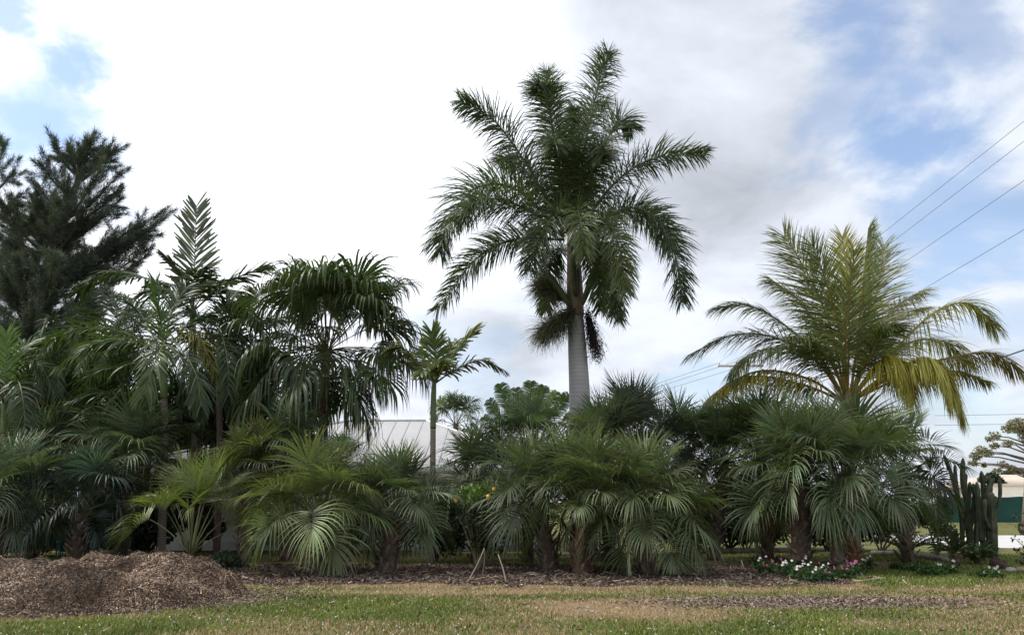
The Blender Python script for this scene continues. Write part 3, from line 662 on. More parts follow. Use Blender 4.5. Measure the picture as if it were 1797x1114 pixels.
def coconut():
    Y = 25.0; b = at(1488, 900, Y)
    p = empty('coconut_palm', (b[0], Y, 0), 'coconut palm with yellow lower fronds rising behind the right sabals', 'palm tree')
    trunk_of(p, Y, [(1490, None, .26), (1489, 850, .22), (1487, 760, .20), (1486, 690, .20)], M_RING, (.24, .20, .16), 12)
    g = (.115, .15, .055); ol = (.175, .20, .08); ye = (.32, .30, .08); pale = (.23, .24, .14)
    yr = (.34, .22, .05)
    F = [  # ctrl, L, col, droop, twist planes, rachis colour, tip
        ([(1484, 700, 0), (1462, 590, -.3), (1428, 500, -.4), (1376, 412, -.4)], 1.55, ol, .10, (10, -25), yr),
        ([(1484, 700, 0), (1474, 590, -.6), (1452, 500, -1.1), (1425, 430, -1.5)], 1.35, g, .12, (15, -20), yr),
        ([(1487, 700, 0), (1490, 590, .3), (1488, 500, .5), (1478, 415, .7)], 1.25, ye, .08, (20, -10), yr),
        ([(1486, 700, 0), (1484, 600, -.8), (1490, 520, -1.4), (1500, 440, -2.0)], 1.3, ol, .12, (10, -20), yr),
        ([(1492, 700, 0), (1506, 590, -.2), (1514, 500, -.3), (1524, 400, -.3)], 1.1, g, .05, (60, 40), yr),
        ([(1493, 700, 0), (1520, 600, .5), (1538, 520, .9), (1552, 430, 1.2)], 1.4, pale, .10, (5, -10), yr),
        ([(1482, 700, 0), (1430, 630, .1), (1360, 592, .2), (1285, 588, .2), (1210, 622, .2)], 1.35, (.10, .125, .07), .16, (5, -10), (.14, .13, .06)),
        ([(1483, 700, 0), (1440, 630, .8), (1370, 565, 1.3), (1310, 535, 1.6), (1255, 540, 1.8)], 1.2, (.12, .145, .065), .18, (5, -10), (.18, .14, .06)),
        ([(1482, 705, 0), (1420, 665, -.6), (1340, 650, -1.0), (1275, 675, -1.2), (1235, 710, -1.2)], 1.1, (.26, .23, .045), .45, (0, -20), yr),
        ([(1482, 705, 0), (1410, 675, .6), (1320, 660, 1.0), (1260, 690, 1.1)], .9, (.06, .075, .028), .34, (0, -20), yr),
        ([(1494, 700, 0), (1560, 625, .1), (1635, 552, .2), (1700, 532, .2), (1748, 575, .2)], 1.45, (.21, .22, .06), .30, (5, -10), (.42, .34, .06)),
        ([(1494, 702, 0), (1530, 655, -.7), (1565, 628, -1.2), (1590, 655, -1.6), (1605, 710, -1.8)], 1.35, (.34, .31, .05), .6, (-5, -15), (.5, .32, .05)),
        ([(1496, 702, 0), (1560, 655, -.4), (1630, 645, -.8), (1672, 680, -1.0), (1690, 730, -1.0)], 1.4, (.33, .30, .05), .6, (-5, -15), (.5, .34, .05)),
        ([(1496, 702, 0), (1575, 650, -1.2), (1625, 628, -1.9), (1660, 655, -2.3), (1672, 705, -2.4)], 1.3, (.30, .29, .05), .6, (-5, -15), (.5, .34, .05)),
        ([(1496, 700, 0), (1590, 650, .2), (1680, 625, .3), (1740, 620, .3), (1790, 650, .3)], 1.3, (.17, .15, .035), .34, (0, -12), (.4, .25, .05)),
        ([(1495, 702, 0), (1590, 660, .8), (1665, 650, 1.4), (1735, 670, 1.7)], 1.0, (.15, .14, .04), .34, (0, -12), (.38, .25, .05)),
        ([(1490, 700, 0), (1530, 620, .9), (1580, 555, 1.4), (1625, 540, 1.7)], 1.0, pale, .16, (5, -10), (.24, .2, .1)),
        ([(1484, 700, 0), (1452, 610, .4), (1405, 530, .7), (1350, 490, .9)], 1.3, ol, .2, (10, -15), yr),
        ([(1484, 700, 0), (1440, 640, -.5), (1385, 610, -.9), (1320, 620, -1.2), (1280, 655, -1.3)], 1.2, g, .3, (5, -15), yr),
        ([(1492, 700, 0), (1525, 610, .3), (1570, 540, .6), (1620, 510, .8)], 1.3, pale, .2, (10, -15), yr),
        ([(1492, 700, 0), (1540, 640, 1.0), (1600, 600, 1.6), (1660, 600, 2.0), (1700, 640, 2.1)], 1.2, ol, .3, (5, -15), yr),
        ([(1492, 700, 0), (1520, 640, -.9), (1545, 590, -1.5), (1575, 570, -2.1)], .95, g, .2, (5, -15), yr),
        ([(1486, 700, 0), (1460, 640, -1.0), (1425, 600, -1.7), (1392, 590, -2.3)], .95, g, .2, (5, -15), yr)]
    for q, (c, L, col, dr, pl_, rc) in enumerate(F):
        up = c[-1][1] < 480; a = (0, .35, -.3, .6, .9, -.45, .25, 0)[q % 8]
        mb = MB(); feather(mb, pts(Y, *c), side=np.array([math.cos(a), math.sin(a), 0]) if up else None, n=130 if up else 150, L=L*1.08, W=.034, droop=dr, planes=pl_, spread=7, t0=.2, a0=72, a1=28, col=col, var=.2, rcol=rc, rr=(.05, .01), rows=6, lprof=[.6, .85, 1, .85, .6, .4])
        mb.build('frond', M_YEL, p)
    for az in range(5):
        mb = MB(); a = az*1.26; o = np.array([math.cos(a), -abs(math.sin(a)), 0])*.2; c = at(1486, 700, Y)
        mb.tube(np.array([c+o*1.1-Z*.5, c+o*1.05-Z*.1, c+o*.6+Z*.35]), [.07, .08, .03], 6, (.36, .16, .05)); mb.build('leaf_base', M_SHAFT, p, smooth=True)
coconut()

def small_palm(label, Y, base, shaft0, shaft1, top, rt, F, name='feather_palm', tc=(.20, .17, .14), sc=(.10, .14, .035), planes=(15, -10), W=.05, droop=.22, n=42, wprof=None, mt=None, tm=None):
    b = at(base, 900, Y); p = empty(name, (b[0], Y, 0), label, 'palm tree')
    trunk_of(p, Y, [(base, None, rt*1.3), ((base+shaft0[0])/2, (880+shaft0[1])/2, rt*1.05), (*shaft0, rt)], tm or M_RING, tc, 10)
    trunk_of(p, Y, [(*shaft0, rt*1.1), (*shaft1, rt*1.0), (*top, rt*.5)], M_SHAFT, sc, 10, 'crownshaft')
    for f in F:
        c, L, col = f[:3]; mb = MB()
        feather(mb, pts(Y, *c), n=n, L=L, W=W, droop=f[3] if len(f) > 3 else droop, planes=planes, spread=9, t0=.16, a0=62, a1=30, col=col, var=.2, rcol=(.14, .15, .06), rr=(.03, .008), wprof=wprof, lprof=[.6, .85, 1, .9, .75, .6])
        mb.build('frond', mt or M_LEAF, p)
    return p
jag = [.5, .9, 1.0, 1.0, .55]
small_palm('slim young palm with a bright green crownshaft in front of the roof', 22.3, 759, (760, 752), (761, 690), (764, 650), .076,
    [([(764, 670, 0), (800, 615, .1), (836, 578, .2)], .62, (.12, .15, .05), .1), ([(764, 668, 0), (764, 620, -.2), (757, 582, -.4)], .55, (.10, .14, .05), .1),
     ([(764, 672, 0), (800, 648, 0), (845, 632, 0), (882, 648, 0)], .55, (.11, .12, .05)), ([(762, 672, 0), (735, 645, -.1), (708, 612, -.2), (690, 612, -.2)], .6, (.09, .11, .035)),
     ([(763, 668, 0), (785, 625, .5), (800, 600, .8)], .55, (.10, .13, .045)), ([(763, 670, 0), (745, 635, .6), (735, 612, 1.0)], .55, (.10, .13, .045)), ([(764, 670, 0), (775, 640, -.7), (778, 632, -1.3)], .5, (.09, .12, .035)), ([(763, 670, 0), (748, 650, -.7), (738, 655, -1.2)], .5, (.08, .11, .03))],
    name='christmas_palm', wprof=jag, n=46, mt=M_YEL, sc=(.085, .105, .04))
g2 = (.036, .060, .022); g3 = (.055, .09, .022)
small_palm('palm with one stiff frond standing straight up on the left', 27.0, 345, (338, 640), (338, 570), (338, 530), .11,
    [([(338, 545, 0), (341, 470, 0), (345, 362, 0)], 1.0, (.085, .10, .06), .03), ([(338, 545, 0), (315, 480, -.2), (292, 452, -.4)], .75, (.06, .08, .045), .1),
     ([(340, 545, 0), (390, 500, .1), (430, 482, .2), (465, 470, .3)], .8, g2, .12), ([(336, 545, 0), (260, 490, .2), (190, 478, .3), (140, 510, .3)], .9, (.035, .055, .022)),
     ([(340, 545, 0), (385, 510, -.6), (420, 520, -1.0), (450, 570, -1.2)], .8, g2), ([(336, 545, 0), (290, 510, -.7), (240, 520, -1.2), (205, 570, -1.4)], .9, g2),
     ([(338, 545, 0), (345, 490, -.9), (365, 470, -1.7)], .8, g2), ([(338, 545, 0), (370, 500, .9), (400, 490, 1.5)], .8, g2), ([(337, 545, 0), (300, 500, 1.0), (270, 500, 1.8)], .8, g2)],
    name='alexander_palm', planes=(5, -10), W=.08, n=40, wprof=jag)
small_palm('bright green feathery palm on a thin pale trunk left of centre', 24.0, 290, (288, 700), (287, 640), (286, 600), .10,
    [([(287, 620, 0), (282, 560, 0), (274, 495, 0)], .85, (.075, .125, .035), .05), ([(286, 620, 0), (220, 585, -.2), (150, 575, -.3), (85, 600, -.3)], .95, (.06, .095, .025), .2),
     ([(286, 625, 0), (235, 600, -.8), (170, 600, -1.2), (110, 640, -1.4)], 1.0, g3, .2), ([(286, 640, 0), (240, 690, -.4), (170, 690, -.6), (95, 715, -.6)], .9, (.05, .08, .035), .3),
     ([(288, 620, 0), (330, 590, -.3), (355, 600, -.5), (375, 650, -.6)], .85, (.14, .13, .03), .35), ([(288, 620, 0), (330, 570, .4), (370, 550, .7)], .9, g2), ([(287, 620, 0), (300, 550, .7), (325, 505, 1.0)], .85, g2),
     ([(286, 620, 0), (250, 555, .8), (215, 520, 1.2)], .9, g2), ([(286, 622, 0), (290, 600, -1.3), (270, 640, -2.2), (255, 690, -2.5)], .9, g3, .3), ([(288, 622, 0), (320, 620, -1.2), (345, 660, -1.8), (352, 710, -1.9)], .85, g2, .3), ([(286, 625, 0), (225, 640, .6), (160, 660, 1.0), (120, 720, 1.1)], .9, g2, .3)],
    name='areca_palm', planes=(15, -15), W=.05, n=60)
small_palm('dark palm on a thin reddish trunk beside the ribbon fan palm', 25.5, 386, (385, 690), (384, 630), (384, 600), .09,
    [([(384, 615, 0), (400, 560, 0), (430, 530, 0)], .8, g2), ([(384, 615, 0), (350, 560, 0), (335, 545, 0)], .8, g2), ([(384, 618, 0), (420, 590, -.3), (440, 620, -.4), (448, 670, -.4)], .8, g2, .3),
     ([(384, 618, 0), (345, 600, -.4), (325, 640, -.6), (318, 690, -.6)], .8, g2, .3), ([(384, 615, 0), (385, 560, .5), (395, 530, .8)], .8, g2), ([(384, 615, 0), (390, 590, -1.0), (400, 640, -1.7), (400, 690, -1.8)], .8, g2, .3), ([(384, 615, 0), (420, 560, .8), (450, 560, 1.2), (470, 600, 1.3)], .8, g2)],
    name='feather_palm', tc=(.13, .09, .075), planes=(15, -15), n=46)
small_palm('tall feathery palm behind the needle tree and the pale trunk', 29.0, 215, (214, 690), (213, 640), (213, 600), .10,
    [([(213, 615, 0), (180, 560, 0), (150, 545, .1)], .9, g2), ([(213, 615, 0), (250, 560, 0), (285, 550, .2)], .9, g2), ([(213, 615, 0), (205, 550, .2), (195, 520, .4)], .85, g2), ([(213, 618, 0), (165, 590, -.4), (125, 620, -.6), (105, 670, -.6)], .95, g2, .3),
     ([(213, 618, 0), (255, 595, -.4), (290, 620, -.6), (305, 680, -.6)], .95, g2, .3), ([(213, 618, 0), (200, 600, -1.2), (180, 640, -1.9), (170, 700, -2.0)], .95, g3, .3), ([(213, 618, 0), (235, 600, -1.2), (250, 640, -1.9), (255, 700, -2.0)], .95, g2, .3), ([(213, 618, 0), (230, 560, .8), (245, 530, 1.3)], .9, g2)],
    name='feather_palm', planes=(15, -15), n=60)
small_palm('feathery palm whose crown touches the left side of the ribbon fan palm', 28.0, 428, (428, 700), (428, 650), (428, 610), .10,
    [([(428, 625, 0), (395, 570, 0), (370, 560, .1)], .9, g2), ([(428, 625, 0), (460, 570, 0), (490, 560, .2)], .9, g2), ([(428, 625, 0), (420, 560, .2), (415, 535, .4)], .85, g3), ([(428, 628, 0), (385, 605, -.4), (355, 640, -.6), (345, 700, -.6)], .95, g2, .3),
     ([(428, 628, 0), (470, 610, -.4), (500, 640, -.6), (512, 700, -.6)], .95, g2, .3), ([(428, 628, 0), (415, 610, -1.2), (400, 650, -1.9), (392, 715, -2.0)], .95, g2, .3), ([(428, 628, 0), (448, 610, -1.2), (462, 655, -1.9), (468, 720, -2.0)], .95, g2, .3)],
    name='feather_palm', tc=(.13, .09, .075), planes=(15, -15), n=60)
small_palm('bright green palm with an upright frond at the far left', 24.0, 8, (8, 760), (8, 720), (8, 690), .10,
    [([(8, 710, 0), (10, 640, 0), (12, 585, 0)], .7, (.10, .17, .03), .05), ([(8, 710, 0), (45, 650, -.2), (70, 640, -.4), (95, 690, -.5)], .8, g2, .25), ([(8, 710, 0), (-30, 640, 0), (-60, 640, 0)], .8, g2, .25),
     ([(8, 710, 0), (30, 670, -1), (40, 700, -1.6), (45, 760, -1.7)], .8, g2, .3), ([(8, 710, 0), (-10, 670, -1), (-25, 720, -1.7)], .8, g2, .3), ([(8, 710, 0), (35, 620, .6), (60, 600, 1.0)], .8, g3)],
    name='feather_palm', planes=(15, -15), n=50)
def clump(label, Y, cx, n, hpx, wpx, name='areca_clump', base_y=930, col=g2, L=.7):
    b = at(cx, base_y, Y); p = empty(name, (b[0], Y, 0), label, 'palm clump', 'feathery palm clumps behind the left palms')
    for k in range(n):
        a = k*2.4; sx = math.cos(a)*rng.uniform(.4, 1); sy = math.sin(a)*rng.uniform(.4, 1); h = hpx*rng.uniform(.7, 1.05)
        o = np.array([b[0]+sx*.2, Y+sy*.2, 0]); top = np.array([sx*wpx*Y/FPX, sy*wpx*Y/FPX, 0])
        H = at(cx, base_y-h, Y)[2]
        C = np.array([o, o+top*.25+Z*H*.6, o+top*.65+Z*H*.97, o+top*1.1+Z*H*.82])
        mb = MB(); feather(mb, C, n=44, L=L, W=.05, droop=.22, planes=(15, -10), spread=9, t0=.4, a0=62, a1=32, col=np.asarray(col)*rng.uniform(.7, 1.4), rcol=(.12, .13, .04), rr=(.035, .008))
        mb.build('frond', M_LEAF, p)
clump('tall feathery palm clump in the dark left background', 28.5, 105, 26, 370, 110)
clump('tall feathery palm clump deep behind the reddish trunk', 29, 385, 24, 340, 95)
clump('feathery palm clump at the far left behind the sabals', 27, 40, 22, 330, 90)
clump('feathery palm clump between the far left palm and the pale trunk', 27.5, 150, 24, 330, 95, col=(.05, .085, .024))
clump('feathery palm clump behind the pale thin trunk', 27, 250, 22, 270, 80)
clump('feathery palm clump behind the thin reddish trunk', 27.5, 345, 22, 300, 80)
clump('feathery palm clump below the left side of the ribbon fan palm', 27.5, 440, 18, 240, 60)

# traveller's palm / banana clump with torn paddle leaves
def paddle_clump(label, Y, base, L_, name, cat):
    b = at(base, 900, Y); p = empty(name, (b[0], Y, 0), label, cat)
    for (x0, y0, x1, y1, dy, w) in L_:
        C = catmull(pts(Y, (base, 905, 0), (x0, y0, dy*.5), ((x0*.45+x1*.55), (y0*.45+y1*.55), dy*.8), (x1, y1, dy)), 300); mb = MB()
        T = nz(np.gradient(C, axis=0)); side = nz(np.array([1.0, rng.uniform(-.7, .7), 0])); mb.tube(C[::10], np.linspace(.05, .012, 30), 5, (.20, .24, .08), cap=False)
        col = (.075, .13, .035) if rng.random() < .35 else (.045, .08, .03)
        n = 34; t = np.linspace(.50, .985, n); i = (t*299).astype(int)
        pr = np.interp(t, [.5, .58, .75, .92, 1], [.25, .85, 1, .8, .3])*w
        for sg in (-1, 1):
            S = nz(side-T[i]*(T[i]@side)[:, None]); nn = np.cross(S, T[i]); d = nz(sg*S*.9+T[i]*.55+nn*.35)
            wd = (C[-1]-C[150]); sp = np.linalg.norm(wd)/n*1.12; gap = np.where(rng.random(n) < .22, .55, 1.0)
            wid = sp*np.array([1, 1, 1, .92, .6])[None, :]*gap[:, None]
            strips(mb, C[i]+0*S, d, nn, pr*rng.uniform(.88, 1.05, n), wid, .16, jit(col, n, .12))
        mb.build('paddle_leaf', M_YEL, p)
paddle_clump('clump of tall torn paddle leaves behind the roof near the grey trunk', 36, 925,
    [(895, 745, 878, 672, -.3, .48), (912, 740, 905, 680, .5, .42), (925, 740, 932, 668, -.4, .5), (935, 745, 955, 676, .3, .45), (945, 750, 978, 686, -.3, .42), (955, 755, 998, 690, .3, .42), (890, 760, 858, 700, .4, .42), (880, 770, 848, 730, -.3, .4), (965, 760, 1008, 720, -.4, .4), (915, 760, 890, 715, -.8, .45), (940, 760, 960, 715, -.8, .42), (900, 770, 870, 735, -.9, .42)],
    'travellers_palm', 'palm')
paddle_clump('low broad leaved banana clump behind the left palms', 30, 445, [(440, 790, 425, 738, 0, .3), (450, 790, 458, 728, .2, .3), (462, 800, 492, 755, -.2, .3), (430, 800, 405, 765, .2, .3)], 'banana_clump', 'banana plant')

# ---------------------------------------------------------------- needle trees at the left, far trees at the right
def plume(mb, a, b, n, rad, L, col, w=.035):
    a, b = np.asarray(a), np.asarray(b); ax = nz(b-a); t = rng.random(n)**.7
    off = rng.standard_normal((n, 3)); off *= (rad*(1.05-.75*t)*rng.random(n)**.5/np.maximum(np.linalg.norm(off, axis=1), 1e-6))[:, None]
    p = a+(b-a)*t[:, None]+off+np.array([0, 0, -.12*rad])
    d = nz(ax*.75+off/np.maximum(rad, .1)*.45+.35*rng.standard_normal((n, 3))-Z*.12)
    l = L*rng.uniform(.5, 1.2, (n, 1)); s = nz(np.cross(d, rng.standard_normal((n, 3))))*w*.5
    V = np.stack([p-s, p+s, p+d*l+s*.25, p+d*l-s*.25], 1)
    c = jit(col, n, .25)*(.75+.5*rng.random((1, 1)))
    mb.add(V.reshape(-1, 3), np.arange(n*4).reshape(-1, 4), None, np.repeat(np.clip(c, .005, .5), 4, axis=0))
def casuarina(label, Y, trunk, tips, nrand, xr, yr, seed):
    b = at(trunk[0][0], 900, Y); p = empty('casuarina_tree', (b[0], Y, 0), label, 'tree', 'tall needle leaved trees at the left')
    T = np.array([[b[0], Y, 0]]+[at(x, y, Y) for x, y in trunk]); C = catmull(T, 30)
    tm = MB(); tm.tube(C, np.linspace(.42, .05, 30), 9, (.10, .085, .075)); cm = MB()
    lim = []
    for x, y, dy in tips: lim.append((at(x, y, Y+dy), None))
    for k in range(nrand):
        x, y = rng.uniform(*xr), rng.uniform(*yr)
        lim.append((at(x, y, Y+rng.uniform(-3.2, 3.2)), None))
    for tip, _ in lim:
        # leave the trunk well below the tip
        hz = np.linalg.norm(tip[:2]-C[:, :2].mean(0)); zt = max(2.0, min(tip[2]-.4*hz-1.0, C[-1][2]-1)); i = int(np.argmin(abs(C[:, 2]-zt)))
        a = C[i]; mid = a*.5+tip*.5-Z*.10*np.linalg.norm(tip-a)
        K = catmull([a, mid, tip], 9); tm.tube(K[:-1], np.linspace(.11, .02, 8), 5, (.09, .075, .065), cap=False)
        ln = np.linalg.norm(tip-a); col = np.array([.082, .100, .074])*rng.uniform(.7, 1.3)
        plume(cm, K[3], tip, int(300+45*ln), .24, .34, col, .02)
        for q in range(int(5+ln*1.1)):
            u = rng.uniform(.30, .97); s = K[min(int(u*8), 7)]; dd = nz(nz(tip-a)*.9+.62*rng.standard_normal(3)+Z*.25); plume(cm, s, s+dd*rng.uniform(.8, 1.9)*(1.15-.5*u), 165, .20, .30, col, .02)
    tm.build('trunk', M_BARK, p); cm.build('crown', M_NEEDLE, p)
casuarina('tall feathery needle tree behind the left palms', 34,
    [(48, 640), (70, 520), (105, 410), (132, 330), (150, 275)],
    [(166, 232, 0), (204, 258, .3), (140, 262, -.5), (175, 300, -1.0), (120, 310, -1.0), (160, 350, -1.4), (100, 350, -1.6), (214, 300, -.4), (190, 262, .8), (284, 372, 0), (290, 382, .6), (250, 388, .2), (240, 405, -.3), (275, 392, -.5), (262, 402, -.4), (268, 430, .5), (262, 445, -.6), (95, 252, 0), (120, 250, .5), (70, 285, -.3), (62, 320, .4), (215, 330, .3), (215, 345, -.5), (152, 246, -.6), (200, 420, -1), (245, 460, 0), (230, 470, -1)],
    64, (-10, 195), (330, 610), 3)
casuarina('second needle tree at the far left edge', 37,
    [(-60, 640), (-45, 500), (-25, 380), (-8, 300)], [(8, 250, 0), (25, 300, .4), (35, 340, -.4), (-30, 260, 0), (30, 420, .4), (40, 470, -.5)], 22, (-160, 50), (330, 600), 4)
def pine(label, Y, x, top, base, clouds, group='far trees at the right edge'):
    b = at(x, base, Y); p = empty('far_tree', (b[0], Y, 0), label, 'tree', group)
    t = MB(); H = at(x, top, Y)
    t.tube(catmull([np.array([b[0], Y, 0]), (np.array([b[0], Y, 0])+H)/2+np.array([.15, 0, 0]), H], 8), np.linspace(.28, .06, 8), 7, (.20, .16, .13))
    c = MB(); cs, rs = [], []
    for cx, cy, r in clouds:
        q = at(cx, cy, Y+rng.uniform(-1.2, 1.2)); cs.append(q); rs.append(1.25*r*Y/FPX)
        s = at(x, min(cy+12, base-5), Y); t.tube(np.array([s, (s+q)/2+Z*.15, q]), [.07, .05, .03], 5, (.19, .15, .12), cap=False)
    leafcloud(c, cs, rs, 3400, .22, (.20, .185, .11), .4, flat=.7, asp=.35)
    t.build('trunk', M_BARK, p); c.build('crown', M_LEAFM, p)
pine('open branched far tree with tufts of foliage at the right edge', 58, 1798, 742, 905, [(1785, 745, 14), (1770, 752, 10), (1797, 755, 14), (1745, 765, 9), (1735, 770, 6), (1768, 778, 8), (1745, 782, 7), (1722, 792, 11), (1712, 800, 9), (1735, 795, 7), (1708, 812, 7), (1725, 815, 6), (1760, 815, 8), (1775, 822, 7), (1750, 825, 6), (1800, 770, 10)])
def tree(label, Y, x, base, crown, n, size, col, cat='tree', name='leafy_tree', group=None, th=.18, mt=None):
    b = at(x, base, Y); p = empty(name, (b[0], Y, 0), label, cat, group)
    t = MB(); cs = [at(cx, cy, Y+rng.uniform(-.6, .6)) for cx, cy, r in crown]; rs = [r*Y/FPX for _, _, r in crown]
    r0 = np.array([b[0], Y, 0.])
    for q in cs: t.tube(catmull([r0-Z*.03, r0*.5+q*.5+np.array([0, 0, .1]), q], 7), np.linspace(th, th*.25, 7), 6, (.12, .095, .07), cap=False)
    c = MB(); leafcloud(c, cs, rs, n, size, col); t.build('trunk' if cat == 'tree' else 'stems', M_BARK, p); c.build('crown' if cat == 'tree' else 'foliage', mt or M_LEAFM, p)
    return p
tree('round grey green far tree beyond the pale building', 95, 1786, 880, [(1780, 838, 20), (1798, 836, 20), (1815, 840, 18)], 1800, .7, (.07, .075, .05), group='far trees at the right edge')
tree('low dark far tree behind the cacti', 80, 1735, 880, [(1728, 842, 9), (1742, 838, 10), (1752, 845, 8)], 900, .6, (.05, .07, .035), group='far trees at the right edge')
# shrubs that fill the back of the bed, most added to block light
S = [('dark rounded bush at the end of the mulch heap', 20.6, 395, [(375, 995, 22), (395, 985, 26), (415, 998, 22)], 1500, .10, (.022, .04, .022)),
     ('dark shrub added to block light under the far left sabals', 24.5, 60, [(20, 930, 50), (70, 930, 50), (110, 925, 45)], 3600, .18, (.022, .035, .018)),
     ('dark shrub added to block light behind the twin humps of mulch', 24.5, 210, [(170, 930, 45), (215, 925, 50), (260, 930, 45)], 3600, .18, (.022, .035, .018)),
     ('dark shrub added to block light at the left end of the house', 26, 330, [(300, 900, 45), (340, 890, 45), (365, 925, 30)], 3000, .18, (.022, .035, .018)),
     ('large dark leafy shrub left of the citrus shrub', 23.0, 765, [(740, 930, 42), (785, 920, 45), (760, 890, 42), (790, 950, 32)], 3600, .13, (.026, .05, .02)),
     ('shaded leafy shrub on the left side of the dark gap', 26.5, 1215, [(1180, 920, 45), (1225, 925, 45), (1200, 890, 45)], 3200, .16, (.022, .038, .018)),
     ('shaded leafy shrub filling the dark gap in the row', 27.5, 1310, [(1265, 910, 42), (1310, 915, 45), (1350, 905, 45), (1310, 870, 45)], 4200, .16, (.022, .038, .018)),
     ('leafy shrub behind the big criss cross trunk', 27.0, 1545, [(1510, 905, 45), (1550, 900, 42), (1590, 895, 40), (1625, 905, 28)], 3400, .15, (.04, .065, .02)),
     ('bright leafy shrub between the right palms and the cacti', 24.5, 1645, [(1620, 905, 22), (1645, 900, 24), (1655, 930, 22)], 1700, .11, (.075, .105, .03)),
     ('dense dark hedge shrub added to darken the gap at the back', 29.0, 1280, [(1190, 890, 42), (1235, 880, 45), (1280, 880, 45), (1325, 885, 45), (1370, 885, 45), (1250, 925, 40), (1300, 925, 40), (1350, 925, 40)], 8000, .2, (.022, .038, .018)),
     ('dense dark hedge shrub added to darken behind the flower bed palms', 28.5, 1450, [(1405, 890, 42), (1450, 885, 45), (1495, 885, 45), (1430, 925, 40), (1480, 925, 40), (1530, 920, 40)], 7000, .2, (.024, .040, .018)),
     ('dark shrub added to darken the wall between the two left sabals', 25.5, 620, [(590, 920, 38), (640, 925, 38), (610, 885, 34)], 3200, .16, (.022, .038, .018)),
     ('dark low shrub added to darken the wall under the left sabals', 26.5, 520, [(490, 935, 30), (530, 930, 34), (555, 940, 28)], 2600, .16, (.022, .038, .018)),
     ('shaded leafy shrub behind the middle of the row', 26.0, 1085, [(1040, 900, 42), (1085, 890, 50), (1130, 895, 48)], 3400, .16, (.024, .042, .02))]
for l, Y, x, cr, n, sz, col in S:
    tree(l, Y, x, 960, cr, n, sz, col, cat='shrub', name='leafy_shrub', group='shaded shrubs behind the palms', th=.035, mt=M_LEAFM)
# understorey of the back yard seen through the gaps
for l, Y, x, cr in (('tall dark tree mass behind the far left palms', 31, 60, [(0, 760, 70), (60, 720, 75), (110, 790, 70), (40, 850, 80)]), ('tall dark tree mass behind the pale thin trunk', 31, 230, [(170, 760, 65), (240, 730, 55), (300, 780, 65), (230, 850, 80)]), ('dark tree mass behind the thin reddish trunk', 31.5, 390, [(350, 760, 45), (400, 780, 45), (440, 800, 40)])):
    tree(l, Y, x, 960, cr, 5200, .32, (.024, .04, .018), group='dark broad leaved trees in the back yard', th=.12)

# ---------------------------------------------------------------- citrus shrub with stakes, flowers, small plants
def citrus():
    Y = 19.9; b = at(838, 960, Y); p = empty('citrus_shrub', (b[0], Y, 0), 'bushy citrus shrub with bright green leaves and a few yellow fruits', 'shrub')
    t = MB(); r0 = np.array([b[0], Y, 0.])
    cr = [(830, 868, 26), (858, 858, 22), (805, 872, 16), (868, 880, 26), (840, 900, 30), (868, 925, 30), (835, 935, 24), (850, 950, 26), (800, 895, 20), (872, 960, 20), (812, 862, 12), (845, 968, 18), (862, 940, 30)]
    cs = [at(x, y, Y+rng.uniform(-.3, .3)) for x, y, r in cr]; rs = [r*Y/FPX for x, y, r in cr]
    for q in cs: t.tube(catmull([r0, r0*.55+q*.45+np.array([.05, 0, 0]), q], 7), np.linspace(.022, .007, 7), 5, (.18, .15, .09), cap=False)
    t.build('stems', M_BARK, p)
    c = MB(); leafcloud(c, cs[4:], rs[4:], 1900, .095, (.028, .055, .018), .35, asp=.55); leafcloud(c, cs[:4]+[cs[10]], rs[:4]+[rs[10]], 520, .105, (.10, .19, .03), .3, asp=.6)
    c.build('foliage', M_YEL, p)
    for x, y in ((867, 858), (857, 871), (799, 878)):
        f = MB(); q = at(x, y, Y-.55); th = np.linspace(0, math.pi, 8); f.tube(np.stack([q[0]+0*th, q[1]+0*th, q[2]+.058*np.cos(th)], 1), .048*np.sin(th)+.001, 9, (.75, .42, .02)); f.build('fruit', M_FRUIT, p, smooth=True)
citrus()
def stake(label, x0, y0, x1, y1, Y, dy):
    a = at(x0, y0, Y); a[2] = -.02; q = at(x1, y1, Y+dy); mb = MB(); mb.tube(catmull([a, (a+q)/2+np.array([.02, 0, 0]), q], 6), np.linspace(.017, .012, 6), 6, (1, 1, 1))
    tagit(mb.build('support_stake', M_WOODP, smooth=True), label, 'stake', 'bare sticks propping the citrus shrub')
stake('pale stick leaning right up into the citrus shrub', 818, 1024, 850, 962, gnd(818, 1024)[1], .5)
stake('pale stick leaning left up into the citrus shrub', 889, 1024, 874, 972, gnd(889, 1024)[1], .5)
stake('thin dark stick behind the two pale citrus sticks', 846, 1008, 850, 965, gnd(846, 1008)[1], .2)

def flower_plant(col):
    p = empty('vinca_plant', (0, 0, 0), 'tmp', 'flowering plant', 'bedding flowers around the big palm trunk')
    c = MB(); leafcloud(c, [[0, 0, .12], [.1, .05, .10], [-.1, -.03, .10]], [.17, .14, .14], 150, .085, (.035, .07, .022), .3, asp=.55); c.build('foliage', M_LEAFM, p)
    for k in range(4):
        f = MB(); a = rng.uniform(0, 6.3); r = rng.uniform(.03, .2); q = np.array([math.cos(a)*r, math.sin(a)*r-.05, rng.uniform(.17, .29)]); nn = nz(np.array([rng.uniform(-.6, .6), -.9, .6])); e1 = nz(np.cross(nn, Z)); e2 = np.cross(nn, e1)
        for j in range(5):
            b = j*1.2566; d = e1*math.cos(b)+e2*math.sin(b); s = -e1*math.sin(b)+e2*math.cos(b); z = .028
            f.add([q+nn*.004, q+d*z*.55+s*z*.42, q+d*z, q+d*z*.55-s*z*.42], [[0, 1, 2, 3]], col=col)
        f.build('flower', M_PETAL, p)
    return p
